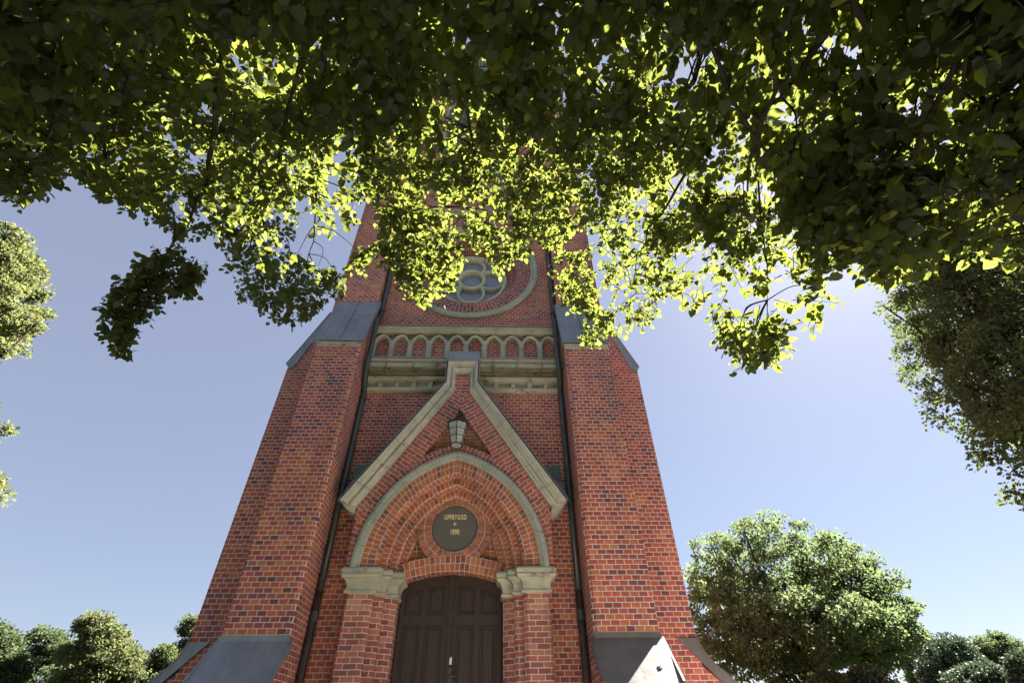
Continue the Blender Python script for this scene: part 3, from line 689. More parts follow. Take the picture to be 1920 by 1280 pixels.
def door():
    d = MB(); yd = 8.72; rs = (.86 ** 2 + .17 ** 2) / (2 * .17); zc = 3.80 - rs
    top = lambda x: zc + math.sqrt(rs * rs - x * x)
    fr = MB()
    xs = [-.86 + 1.72 * i / 24 for i in range(25)]
    for i in range(24): fr.poly([(xs[i], yd + .06, GZ + .8), (xs[i + 1], yd + .06, GZ + .8), (xs[i + 1], yd + .06, top(xs[i + 1]) + .02), (xs[i], yd + .06, top(xs[i]) + .02)])
    D = part(fr, 'door', DOOR)
    for s in (-1, 1):
        m = MB(); x0, x1 = .035, .815
        cols = [(.115, .375), (.47, .735)]                     # panel openings, from the meeting stile outwards
        cols = [(.105, .385), (.465, .735)]
        def slab(xa, xb, za, zb):
            n = max(1, int((xb - xa) / .05))
            for i in range(n):
                a, b = xa + (xb - xa) * i / n, xa + (xb - xa) * (i + 1) / n
                za_, zb_ = za, zb
                ta = zb_ if zb_ is not None else top(a) + .01; tb = zb_ if zb_ is not None else top(b) + .01
                ba = za_(a) if callable(za_) else za_; bb = za_(b) if callable(za_) else za_
                m.poly([(s * a, yd, ba), (s * b, yd, bb), (s * b, yd, tb), (s * a, yd, ta)])
        rows = [(1.45, 2.0), (2.07, 3.06), (3.20, None)]
        edge = lambda x: top(x) - .17
        # stiles and rails
        for xa, xb in ((x0, cols[0][0]), (cols[0][1], cols[1][0]), (cols[1][1], x1)): slab(xa, xb, 1.3, None)
        for xa, xb in cols:
            slab(xa, xb, 1.3, 1.45); slab(xa, xb, 2.0, 2.07); slab(xa, xb, 3.06, 3.20); slab(xa, xb, edge, None)
        # moulded panels: a bead round each opening and a field set back
        for xa, xb in cols:
            for za, zb in rows:
                zt = (lambda x, zb=zb: zb if zb is not None else edge(x))
                k = 6
                bor = [(xa, za), (xb, za)] + [(xb + (xa - xb) * i / k, zt(xb + (xa - xb) * i / k)) for i in range(k + 1)]
                cxm, czm = (xa + xb) / 2, (za + zt(cxm if False else (xa + xb) / 2)) / 2
                def inset(p, w):
                    dx = w if p[0] < cxm - .001 else -w; 
                    fx = 1 if abs(p[0] - xa) < 1e-6 or abs(p[0] - xb) < 1e-6 else 0
                    x = p[0] + (dx if fx else (cxm - p[0]) * w / ((xb - xa) / 2))
                    z = p[1] + (w if abs(p[1] - za) < 1e-6 else -w); return (x, z)
                loops = [(0, 0), (.006, -.012), (.018, -.012), (.024, .018), (.05, .018), (.062, .006)]
                L = [[(s * inset(p, w)[0], yd + y, inset(p, w)[1]) for p in bor] for w, y in loops]
                for a in range(len(L) - 1):
                    for j in range(len(bor)):
                        j2 = (j + 1) % len(bor); m.poly([L[a][j], L[a][j2], L[a + 1][j2], L[a + 1][j]])
                m.tess(L[-1])
        m.build('door_leaf', DOOR, D)
    a = MB()
    a.box(-.034, .034, yd - .03, yd + .01, 1.3, 3.6); a.box(-.02, .02, yd - .042, yd - .03, 1.3, 3.55)
    for z0, z1, w in ((3.60, 3.62, .048), (3.62, 3.70, .042), (3.70, 3.73, .055), (3.73, 3.80, .05), (3.04, 3.07, .044), (3.07, 3.20, .05), (3.20, 3.23, .044)): a.box(-w, w, yd - .05, yd + .01, z0, z1)
    a.build('astragal', DOOR, D)
    h = MB(); h.box(.02, .075, yd - .052, yd - .042, 2.26, 2.50)
    h.tube([(.045, yd - .045, 2.39), (.045, yd - .10, 2.39), (.06, yd - .11, 2.39), (.16, yd - .105, 2.375), (.175, yd - .09, 2.36)], .011, 8)
    h.build('handle', plain_mat('worn_steel', (.10, .10, .10), .45, .5), D)
    k = MB(); k.box(.03, .065, yd - .058, yd - .0425, 2.535, 2.63); k.box(.034, .046, yd - .0605, yd - .0581, 2.615, 2.628, m=1)
    k.build('notice', [plain_mat('white_card', (.72, .72, .74), .6, 0, .05), plain_mat('red_card', (.5, .05, .04), .6, 0, .05)], D)
    # the plaster-dark space behind is closed by the door itself
door()

def louvres():
    for cx in (-.75, .75):
        m = MB(); z0, z1 = 15.3, 20.2
        m.box(cx - .48, cx + .48, WY - .03, WY + .01, z0 - .12, z0); m.box(cx - .52, cx - .42, WY - .03, WY + .01, z0, z1); m.box(cx + .42, cx + .52, WY - .03, WY + .01, z0, z1)
        m.extrude_y([(cx - .52, z1), (cx - .30, z1 + .5), (cx, z1 + .75), (cx + .30, z1 + .5), (cx + .52, z1)], WY - .03, WY + .01)
        b = part(m, 'belfry_window', STONE_G)
        l = MB()
        for k in range(26):
            z = z0 + .05 + k * .187; l.extrude_x([(WY - .028, z), (WY - .014, z - .004), (WY - .003, z + .16), (WY - .015, z + .17)], cx - .42, cx + .42)
        l.build('louvre', LOUVRE, b)
    m = MB()
    m.extrude_z([(-3.2, 8.1), (3.2, 8.1), (3.2, WY + DEPTH + .2), (-3.2, WY + DEPTH + .2)], 21.6, 22.0)
    part(m, 'eaves_cornice', STONE_G)
    c = MB(); ap_ = (0, WY + DEPTH / 2, 41.0); q = [(-3.3, 8.0, 22.0), (3.3, 8.0, 22.0), (3.3, WY + DEPTH + .3, 22.0), (-3.3, WY + DEPTH + .3, 22.0)]
    for i in range(4): c.poly([q[i], q[(i + 1) % 4], ap_])
    c.poly(q[::-1]); part(c, 'spire', COPPER_GR)
louvres()

def pipes():
    for s in (-1, 1):
        x = s * 2.035
        up = [(x, 8.36, 21.4), (x, 8.36, 13.0), (x, 8.36, 9.36), (x, 8.33, 9.24), (s * 2.015, 8.20, 9.10), (s * 2.0, 8.08, 8.98), (s * 1.995, 8.05, 8.86), (s * 1.995, 8.05, 8.3), (s * 1.995, 8.05, 7.70), (s * 2.0, 8.08, 7.56), (s * 2.02, 8.20, 7.42), (s * 2.03, 8.32, 7.30), (s * 2.03, 8.345, 7.16), (s * 2.03, 8.345, 5.0), (s * 2.03, 8.345, 3.42)]
        m = MB(); m.tube(up, .054, 12)
        p = part(m, 'downpipe', PIPE_GR, smooth=True)
        m = MB(); m.tube([(s * 2.03, 8.345, 3.46), (s * 2.03, 8.345, GZ)], .060, 12); m.build('lower_pipe', PIPE_BR, p, smooth=True)
        for z, w in ((11.6, .035), (9.5, .035), (7.05, .035), (5.2, .035), (4.9, .035), (3.12, .07)):
            m = MB(); yy = 8.345 if z < 9 else 8.36
            m.tube([(s * 2.03, yy, z - w), (s * 2.03, yy, z + w)], .065, 12); m.box(s * 2.03 - .012, s * 2.03 + .012, 8.36, WY + .02, z - .012, z + .012)
            m.build('bracket', PIPE_GR, p, smooth=False)
pipes()

# nave behind the tower
def nave():
    n = empty('church_nave', (XC, 16.2, GZ)); tag(n, 'brick church nave hidden behind the tower, only its eaves corner showing', 'church')
    L = (0, -16.2, -GZ)
    m = MB(); hx = 6.15
    m.extrude_y([(-hx, GZ), (hx, GZ), (hx, 10.3), (0, 17), (-hx, 10.3)], 16.1, 46)
    m.build('wall', BR, n, loc=L)
    c = MB()
    for s in (-1, 1):
        c.extrude_y([(s * (hx + .35), 10.1), (s * (hx + .35), 10.22), (0, 17.3), (0, 17.1)], 16.0, 46.2)
    c.build('roof', COPPER, n, loc=L)
    for s in (-1, 1):
        k = MB(); k.extrude_y([(s * hx, 9.5), (s * (hx + .22), 9.6), (s * (hx + .26), 9.95), (s * hx, 10.0)], 15.95, 16.6)
        k.build('kneeler', STONE_D, n, loc=L)
nave()

# ---------------------------------------------------------------- plaque and lantern
def plaque():
    p = empty('plaque', (XC, 8.52, 4.087)); tag(p, 'round dark metal plaque with gilt lettering above the church door', 'plaque')
    m = MB(); zc = .40
    pts = lambda r, y: [(r * math.cos(2 * math.pi * k / 64), y, zc + r * math.sin(2 * math.pi * k / 64)) for k in range(64)]
    a, b, c = pts(.402, .03), pts(.402, -.012), pts(.39, -.02)
    for u, v in ((a, b), (b, c)):
        for k in range(64): m.poly([u[k], u[(k + 1) % 64], v[(k + 1) % 64], v[k]])
    m.poly(c); m.build('disc', PLATE, p)
    for txt, z, size, sx in (('UPPBYGGD', .555, .118, .60), ('\u00e5r', .455, .072, .72), ('1890', .30, .122, .62)):
        cu = bpy.data.curves.new('lettering', 'FONT'); cu.body = txt; cu.align_x = 'CENTER'; cu.size = size; cu.extrude = .002; cu.space_character = 1.12; cu.offset = .0028
        o = bpy.data.objects.new('lettering_curve', cu); C.objects.link(o)
        bpy.context.view_layer.update()
        me = bpy.data.meshes.new_from_object(o.evaluated_get(bpy.context.evaluated_depsgraph_get())); bpy.data.objects.remove(o)
        me.materials.clear(); me.materials.append(GOLD)
        t = bpy.data.objects.new('lettering', me); C.objects.link(t); t.parent = p
        t.rotation_euler = (R(90), 0, 0); t.location = (0, -.0225, z); t.scale = (sx, 1, 1)
plaque()

def lantern():
    yc = 7.90
    l = empty('wall_lantern', (XC - .02, yc, 5.74)); tag(l, 'six-sided iron lantern with pale glass hanging in the gable above the arch', 'lantern')
    def hexa(r, z, rot=30): return [Vector((r * math.cos(R(60 * k + rot)), r * math.sin(R(60 * k + rot)), z)) for k in range(6)]
    b, t = hexa(.108, .03), hexa(.195, .44)
    g = MB()
    for k in range(6): g.poly([b[k], b[(k + 1) % 6], t[(k + 1) % 6], t[k]])
    g.build('glass', LGLASS, l)
    bp = MB(); bp.poly([p * 1 for p in hexa(.102, .022)][::-1]); bp.build('base_glass', LGLASS, l)
    f = MB()
    for k in range(6):
        k2 = (k + 1) % 6
        f.tube([b[k], t[k]], .008, 6)
        for q in (0, .36, .68, 1): f.tube([b[k].lerp(t[k], q), b[k2].lerp(t[k2], q)], .0065 if 0 < q < 1 else .011, 6)
    f.build('frame', IRON, l)
    c = MB(); e, u, w = hexa(.215, .445), hexa(.06, .56), hexa(.035, .60)
    for A, B in ((e, u), (u, w)):
        for k in range(6): c.poly([A[k], A[(k + 1) % 6], B[(k + 1) % 6], B[k]])
    c.poly(w); c.poly(hexa(.19, .443)[::-1]); c.build('cap', IRON, l)
    h = MB(); h.tube([(0, 0, .58), (0, 0, .64), (.03, .0, .67), (.03, .02, .70), (0, .03, .72)], .012, 8)
    h.tube([(0, .36, .86), (0, .26, .87), (0, .12, .85), (0, .02, .79), (0, -.01, .73), (0, 0, .68)], .013, 8)
    h.tube([(0, .36, .70), (0, .20, .74), (0, .06, .79)], .009, 8)
    h.build('bracket', IRON, l)
lantern()

# ---------------------------------------------------------------- foliage
rng = np.random.default_rng(7)
LEAF_V = np.array([(0, 0, 0), (0, .5, -.03), (0, 1.06, -.10), (-.24, -.09, .05), (-.47, .18, .10), (-.44, .55, .07), (-.2, .86, -.02), (.24, -.09, .05), (.47, .18, .10), (.44, .55, .07), (.2, .86, -.02)])
LEAF_F = [(0, 1, 4, 3), (1, 5, 4), (1, 2, 6, 5), (1, 0, 7, 8), (1, 8, 9), (2, 1, 9, 10)]
SMALL_V = np.array([(0, 0, 0), (.42, .45, .08), (0, 1.0, -.05), (-.42, .45, .08)])
SMALL_F = [(0, 1, 2, 3)]
def unit(a): return a / np.maximum(np.linalg.norm(a, axis=-1, keepdims=True), 1e-9)
def leaves_object(name, pos, axis, nrm, size, mat, parent, loc, tv=LEAF_V, tf=LEAF_F, tubes=None):
    """one mesh of leaves (and twigs); axis: stalk-to-tip, nrm: upper side"""
    N = len(pos); y = unit(axis); z = unit(nrm - (nrm * y).sum(1, keepdims=True) * y); x = np.cross(y, z)
    k = len(tv)
    wid = rng.uniform(.8, 1.1, (N, 1, 1)); curl = rng.uniform(-.8, 2.2, (N, 1, 1))
    V = pos[:, None, :] + size[:, None, None] * (x[:, None, :] * tv[None, :, 0:1] * wid + y[:, None, :] * tv[None, :, 1:2] + z[:, None, :] * tv[None, :, 2:3] * curl)
    V = V.reshape(-1, 3); rnd = np.repeat(rng.random(N), k)
    lt = np.array([len(f) for f in tf]); flat = np.concatenate([np.array(f) for f in tf])
    loops = (flat[None, :] + (np.arange(N) * k)[:, None]).ravel(); tot = np.tile(lt, N)
    mi = np.zeros(len(tot), dtype=np.int32)
    if tubes is not None:
        tvs, tfs = tubes
        loops = np.concatenate([loops, (tfs + len(V)).ravel()]); tot = np.concatenate([tot, np.full(len(tfs), 4)]); mi = np.concatenate([mi, np.ones(len(tfs), dtype=np.int32)])
        V = np.concatenate([V, tvs]); rnd = np.concatenate([rnd, np.zeros(len(tvs))])
    V = V - np.array(loc)
    me = bpy.data.meshes.new(name); me.vertices.add(len(V)); me.vertices.foreach_set("co", V.ravel())
    me.loops.add(len(loops)); me.loops.foreach_set("vertex_index", loops.astype(np.int32))
    me.polygons.add(len(tot)); st = np.concatenate([[0], np.cumsum(tot)[:-1]])
    me.polygons.foreach_set("loop_start", st.astype(np.int32)); me.polygons.foreach_set("loop_total", tot.astype(np.int32))
    me.materials.append(mat); me.materials.append(BARK); me.polygons.foreach_set("material_index", mi)
    at = me.attributes.new('rnd', 'FLOAT', 'POINT'); at.data.foreach_set("value", rnd.astype(np.float32))
    if tv is LEAF_V:
        lc = np.zeros((len(V), 3), np.float32); lc[:N * k] = np.tile(tv * [1, 1, 0], (N, 1)); la = me.attributes.new('leafco', 'FLOAT_VECTOR', 'POINT'); la.data.foreach_set("vector", lc.ravel())
    me.update(); me.validate()
    o = bpy.data.objects.new(name, me); C.objects.link(o); o.parent = parent
    return o
def tube_arrays(paths, n=4):
    """paths: list of (points (k,3), radii) -> verts, quad faces"""
    VS, FS, base = [], [], 0
    for pts, rad in paths:
        pts = np.asarray(pts, float); k = len(pts); d = unit(np.gradient(pts, axis=0))
        ref = np.array([.31, .22, .93]) if abs(d[0, 2]) < .8 else np.array([.9, .3, .1])
        a = unit(np.cross(d, ref)); b = np.cross(d, a)
        ang = 2 * np.pi * np.arange(n) / n
        ringv = pts[:, None, :] + np.asarray(rad)[:, None, None] * (a[:, None, :] * np.cos(ang)[None, :, None] + b[:, None, :] * np.sin(ang)[None, :, None])
        VS.append(ringv.reshape(-1, 3)); idx = base + np.arange(k * n).reshape(k, n)
        f = np.stack([idx[:-1], np.roll(idx, -1, 1)[:-1], np.roll(idx, -1, 1)[1:], idx[1:]], -1).reshape(-1, 4); FS.append(f); base += k * n
    return np.concatenate(VS), np.concatenate(FS)
def tube_object(name, paths, mat, parent, loc, n=8):
    v, f = tube_arrays(paths, n); v = v - np.array(loc)
    me = bpy.data.meshes.new(name); me.from_pydata(v.tolist(), [], f.tolist()); me.polygons.foreach_set("use_smooth", [True] * len(me.polygons))
    me.materials.append(mat); o = bpy.data.objects.new(name, me); C.objects.link(o); o.parent = parent; return o
def bez(p0, p1, p2, p3, n=10):
    t = np.linspace(0, 1, n)[:, None]; p0, p1, p2, p3 = map(np.asarray, (p0, p1, p2, p3))
    return (1 - t) ** 3 * p0 + 3 * (1 - t) ** 2 * t * p1 + 3 * (1 - t) * t * t * p2 + t ** 3 * p3

def at(x, y, d):                      # the place seen at photo position (x, y), d metres from the camera
    v = fwd + rgt * ((x - 960) / F_PX) + upv * ((640 - y) / F_PX); v.normalize(); return np.array(CAM_POS + v * d)
def at_depth(x, y, Y):
    v = fwd + rgt * ((x - 960) / F_PX) + upv * ((640 - y) / F_PX); return np.array(CAM_POS + v * (Y / v.y))

def in_poly(px, py, poly):
    poly = np.asarray(poly, float); ins = np.zeros(len(px), bool); j = len(poly) - 1
    for i in range(len(poly)):
        xi, yi = poly[i]; xj, yj = poly[j]
        c = ((yi > py) != (yj > py)) & (px < (xj - xi) * (py - yi) / (yj - yi + 1e-9) + xi); ins ^= c; j = i
    return ins

# how the lowest boughs of the overhead linden hang, bough by bough
MAIN = [(-60, -40), (-60, 350), (0, 355), (40, 372), (95, 345), (90, 325), (150, 312), (190, 352), (240, 372), (255, 398), (300, 410), (335, 440), (390, 432), (408, 455), (412, 500), (440, 555), (490, 575), (535, 605), (590, 590), (615, 560), (655, 540), (685, 515), (690, 470), (722, 478), (750, 520), (772, 556), (800, 578), (830, 552), (858, 525), (862, 496), (868, 462), (905, 455), (930, 500), (948, 505), (955, 478), (985, 462), (1002, 435), (1035, 458), (1040, 515), (1062, 555), (1090, 600), (1098, 640), (1150, 632), (1195, 612), (1228, 585), (1242, 552), (1290, 572), (1325, 560), (1340, 615), (1385, 680), (1420, 688), (1465, 652), (1475, 615), (1490, 585), (1530, 600), (1552, 590), (1548, 560), (1538, 515), (1560, 490), (1600, 470), (1622, 482), (1640, 500), (1662, 522), (1690, 500), (1740, 500), (1800, 490), (1860, 480), (1980, 520), (1980, -40)]
SPRAY = [(330, 455), (300, 480), (268, 488), (222, 535), (195, 585), (190, 615), (215, 640), (235, 672), (252, 630), (262, 595), (298, 575), (304, 545), (350, 542), (398, 522), (385, 495), (345, 485)]
# thin places: (x, y, half-width, half-height, share of leaves left)
THIN = [(835, 372, 70, 42, .22), (960, 420, 70, 30, .35), (640, 425, 50, 45, .25), (590, 425, 35, 50, .40), (1190, 520, 75, 70, .35), (1165, 560, 50, 50, .5), (560, 500, 70, 60, .55), (1110, 490, 60, 60, .45), (1720, 45, 42, 28, .12), (70, 250, 50, 40, .35), (290, 265, 60, 30, .3), (1250, 330, 90, 60, .6),
        (75, 45, 30, 26, .1), (800, 545, 40, 30, .6), (1400, 250, 200, 160, .8), (1060, 400, 40, 30, .4), (1740, 500, 120, 30, .4)]
FILL = [(715, 195, 65, 75, 1.9), (1060, 235, 75, 85, 1.7), (1590, 375, 120, 110, 3.0), (1180, 150, 60, 60, 1.8), (905, 215, 70, 60, 1.2), (1195, 275, 80, 75, 2.6), (1350, 420, 60, 60, 1.8), (775, 490, 75, 80, 2.3), (520, 520, 95, 70, 1.9), (1420, 630, 65, 55, 1.9), (1610, 445, 70, 55, 3.0), (1130, 560, 60, 80, 1.6), (600, 545, 50, 40, 2.0)]
def linden():
    base = np.array([1.2, -2.6, GZ])
    root = empty('linden_tree', tuple(base)); tag(root, 'big linden with leafy boughs hanging across the whole top of the view', 'tree')
    crotch = np.array([1.0, -2.4, 4.3])
    tube_object('trunk', [(bez(base, base + [0, .05, 1.3], crotch - [.1, 0, 1.2], crotch + [0, .1, 3.5], 14), np.linspace(.36, .17, 14))], BARK, root, base, 14)
    # main boughs run over the viewer and droop at their ends
    def depth_of(x, y):
        f = np.interp(x, [-60, 250, 450, 600, 720, 830, 1150, 1260, 1400, 1600, 1980], [7.0, 7.3, 7.1, 6.7, 6.0, 6.1, 6.4, 5.4, 4.4, 4.1, 4.1])
        return 3.1 + (f - 3.1) * np.clip(np.asarray(y, float) / 470, 0, 1.15) ** 1.1
    boughs = [([(1580, -90), (1545, 60), (1500, 150), (1440, 210), (1400, 320), (1385, 470)], .034), ([(1600, -90), (1612, 60), (1640, 160), (1662, 230), (1720, 310), (1800, 350)], .030),
              ([(1370, -90), (1300, 150), (1265, 215), (1190, 330), (1150, 430)], .028), ([(1085, -90), (1050, 60), (1012, 150), (985, 235), (1010, 330)], .026), ([(845, -90), (858, 140), (880, 240), (903, 330), (862, 410), (800, 500)], .030),
              ([(450, -90), (405, 190), (390, 345), (330, 455), (275, 525), (222, 620)], .040), ([(620, -90), (600, 280), (592, 420), (575, 500)], .030), ([(1330, 250), (1235, 400), (1195, 480), (1180, 570)], .022), ([(1500, -90), (1440, 170), (1420, 330), (1445, 560)], .026),
              ([(1900, -90), (1700, 330), (1860, 345), (1915, 440)], .024), ([(250, -90), (120, 200), (40, 330)], .034), ([(700, -90), (560, 130), (520, 330), (470, 480)], .030), ([(1750, -90), (1790, 120), (1850, 240)], .026), ([(980, -90), (1090, 120), (1160, 210), (1280, 280)], .022),
              ([(330, -90), (240, 150), (200, 300)], .03), ([(1240, -90), (1330, 100), (1470, 330), (1520, 500)], .024)]
    limbs = []
    for i, (pp, r0) in enumerate(boughs):
        r0 *= .72
        w = [at(x, y, depth_of(x, y) * rng.uniform(1.0, 1.1)) for x, y in pp]
        s0 = crotch + np.array([rng.normal(0, .1), .1, rng.uniform(-.3, 1.2)])
        lead = bez(s0, s0 + (w[0] - s0) * .35 + [0, 0, .5], w[0] - (w[1] - w[0]) * .6, w[0], 8)
        pts = [w[0]]
        for a, b in zip(w[:-1], w[1:]):
            for k in (.33, .67, 1): pts.append(a + (b - a) * k + rng.normal(0, .018, 3))
        pts = np.concatenate([lead[:-1], np.array(pts)]); limbs.append(np.array(pts[7:]))
        rr = np.concatenate([np.linspace(.075, r0, 7), r0 * np.linspace(1, .16, len(pts) - 7)])
        tube_object('limb', [(pts, rr)], BARK, root, base, 8)
    LP = np.concatenate(limbs)
    # leafy sprays
    px, py = [], []
    def sample(poly, n, x0, x1, y0, y1):
        qx, qy = rng.uniform(x0, x1, n), rng.uniform(y0, y1, n); k = in_poly(qx, qy, poly); return qx[k], qy[k]
    ax, ay = sample(MAIN, 23000, -60, 1980, -40, 720)
    bx, by = sample(SPRAY, 620, 180, 410, 440, 690)
    px = np.concatenate([ax, bx]); py = np.concatenate([ay, by])
    keep = np.ones(len(px)); isb = np.arange(len(px)) >= len(ax)
    for (x, y, w, h, k) in THIN:
        q = np.exp(-(((px - x) / w) ** 2 + ((py - y) / h) ** 2) ** 1.5); keep *= 1 - q * (1 - k)
    fill = np.ones(len(px))
    for (x, y, w, h, k) in FILL: fill += (k - 1) * np.exp(-(((px - x) / w) ** 2 + ((py - y) / h) ** 2) ** 1.5)
    # small breaks where the sky shows through
    gaps = []
    for _ in range(110):
        x = rng.choice([rng.uniform(1000, 1920), rng.uniform(1000, 1920), rng.uniform(0, 650)]); gaps.append((x, rng.uniform(0, 480), rng.uniform(9, 26), rng.uniform(8, 20)))
    def gap_keep(x, y):
        k = np.ones(len(x))
        for (gx_, gy_, w, h) in gaps: k *= 1 - .93 * np.exp(-(((x - gx_) / (w + 8)) ** 2 + ((y - gy_) / (h + 8)) ** 2) ** 2)
        return k
    keep *= np.where(isb, 1, gap_keep(px, py))
    # natural clumping
    gx = (px / 70); gy = (py / 70); grid = rng.random((16, 34))
    i0, j0 = np.clip(gy.astype(int) + 1, 0, 14), np.clip(gx.astype(int) + 1, 0, 32); fy, fx = gy - np.floor(gy), gx - np.floor(gx)
    val = (grid[i0, j0] * (1 - fx) + grid[i0, j0 + 1] * fx) * (1 - fy) + (grid[i0 + 1, j0] * (1 - fx) + grid[i0 + 1, j0 + 1] * fx) * fy
    fr = np.clip((py - 250) / 300, 0, 1)
    keep *= np.where(isb, 1, np.clip(-.25 + 1.75 * val, 0.02, 1) * (1 - .2 * fr))
    keep = np.where(fill > 1.6, np.maximum(keep, .6), keep)
    k = rng.random(len(px)) < keep; px, py, isb, fill = px[k], py[k], isb[k], fill[k]
    d0 = depth_of(px, py)
    dense = np.interp(px, [-60, 350, 560, 680, 980, 1080, 1300, 1980], [.85, .85, .60, .12, .10, .16, .38, .46])
    dd = d0 * (1 + (.03 + .52 * dense) * rng.random(len(px)) ** 1.2 + .04 * rng.normal(size=len(px)))
    dd = np.where(isb, 7.2 + .5 * rng.random(len(px)), dd); dd = np.maximum(dd, 2.0)
    k = (rng.random(len(px)) < fill * np.interp(px, [950, 1120], [1, .72]) * np.clip((dd / 5.9) ** 1.7, .07, 1) * (1 + .4 * np.clip((350 - py) / 60, 0, 1) * np.clip((px - 520) / 60, 0, 1) * np.clip((1180 - px) / 80, 0, 1)) * (.58 + .42 * dense) * (1 + 1.6 * np.clip((py - 390) / 50, 0, 1) * ((px < 650) | (px > 1030)) * (px < 1270)) * (1 + 1.1 * np.clip((py - 330) / 120, 0, 1) * np.clip((px - 560) / 120, 0, 1) * np.clip((1330 - px) / 100, 0, 1))) | isb
    px, py, dd, isb = px[k], py[k], dd[k], isb[k]
    # added upper storey of the crown, there to shade the left and right boughs
    qx, qy = rng.uniform(-150, 2070, 2200), rng.uniform(-140, 430, 2200)
    vq = np.clip(qy / 470, 0, 1.15); dq = 3.1 + (np.interp(qx, [-60, 450, 700, 1150, 1400, 1980], [6.2, 6.2, 6, 6, 4.4, 4.1]) - 3.1) * vq ** 1.1
    dq = dq * (1.35 + .75 * rng.random(len(qx)))
    kq = ((qx < 600 - .5 * np.maximum(qy - 120, 0)) & (qy < 330)) | ((qx > 1330) & (qy < 330 + .36 * np.clip(qx - 1350, 0, 400)))
    kq &= rng.random(len(qx)) < gap_keep(qx, qy)
    qx, qy, dq = qx[kq], qy[kq], dq[kq]
    # the same boughs going on to either side and overhead
    wx, wy = rng.uniform(-560, 2480, 10000), rng.uniform(-430, 480, 10000)
    wd = depth_of(np.clip(wx, -60, 1980), np.clip(wy, 0, 480)) * (1.02 + .45 * rng.random(len(wx)))
    kw = ((wx < -50) | (wx > 1970) | (wy < -35)) & (wy < np.where(wx < 500, 370, 470)) & (rng.random(len(wx)) < np.clip((wd / 5.9) ** 1.7, .12, 1) * .8)
    qx, qy, dq = np.concatenate([qx, wx[kw]]), np.concatenate([qy, wy[kw]]), np.concatenate([dq, wd[kw]])
    nfront = len(px); px, py, dd, isb = np.concatenate([px, qx]), np.concatenate([py, qy]), np.concatenate([dd, dq]), np.concatenate([isb, np.zeros(len(qx), bool)])
    dd = np.maximum(dd, 1.9)
    P = np.array([at(x, y, d) for x, y, d in zip(px, py, dd)])
    # foliage that closes the crown overhead and behind
    up = np.stack([rng.uniform(-7, 8, 2600), rng.uniform(-9, -0.3, 2600), rng.uniform(4.2, 8, 2600)], 1)
    up = up[((up[:, 0] - .5) / 7.5) ** 2 + ((up[:, 1] + 3) / 6) ** 2 < 1]
    P = np.concatenate([P, up]); nbig = nfront
    n = len(P); out = P - crotch; out[:, 2] *= .2; out = unit(out)
    pos, axs, nrm, siz, twigs = [], [], [], [], []
    for i in range(n):
        o = out[i] + rng.normal(0, .8, 3); o[2] = rng.uniform(-.75, .1); o = o / np.linalg.norm(o)
        ln = rng.uniform(.16, .34); s0 = P[i] - o * ln * .5
        side = np.cross(o, [0, 0, 1]); side /= np.linalg.norm(side)
        m = rng.integers(6, 11)
        pts = s0 + o * ln * np.linspace(0, 1, 4)[:, None] + np.array([0, 0, -1])[None, :] * (np.linspace(0, 1, 4)[:, None] ** 2) * ln * .12
        twigs.append((pts, np.linspace(.0035, .0012, 4)))
        for j in range(m):
            f = (j + .6) / m; b = s0 + o * ln * f + np.array([0, 0, -1]) * f * f * ln * .12; sg = 1 if j % 2 else -1
            a = side * sg * rng.uniform(.5, 1) + o * rng.uniform(.3, .9) + np.array([0, 0, rng.uniform(-.7, .2)]) + rng.normal(0, .35, 3)
            if j == m - 1: a = o + rng.normal(0, .2, 3)
            a /= np.linalg.norm(a)
            pos.append(b + a * .018); axs.append(a); nrm.append(np.array([0, 0, 1]) + rng.normal(0, .5, 3)); siz.append((.030 + .068 * rng.random() ** 1.3) * (1.0 if j < m - 1 else .85) * (1.3 if i >= nbig else 1))
    # twigs that tie the sprays to the limbs
    for i in rng.choice(n, 900, replace=False):
        dist = np.linalg.norm(LP - P[i], axis=1); j = np.argmin(dist)
        if .1 < dist[j] < .9:
            mid = (LP[j] + P[i]) / 2 + np.array([0, 0, .12]) + rng.normal(0, .05, 3)
            twigs.append((bez(LP[j], mid, mid, P[i], 8), np.linspace(.008, .003, 8)))
    o = leaves_object('crown', np.array(pos), np.array(axs), np.array(nrm), np.array(siz), LEAF_NEAR, root, base, tubes=tube_arrays(twigs, 4))
    print('linden leaves', len(pos))
linden()

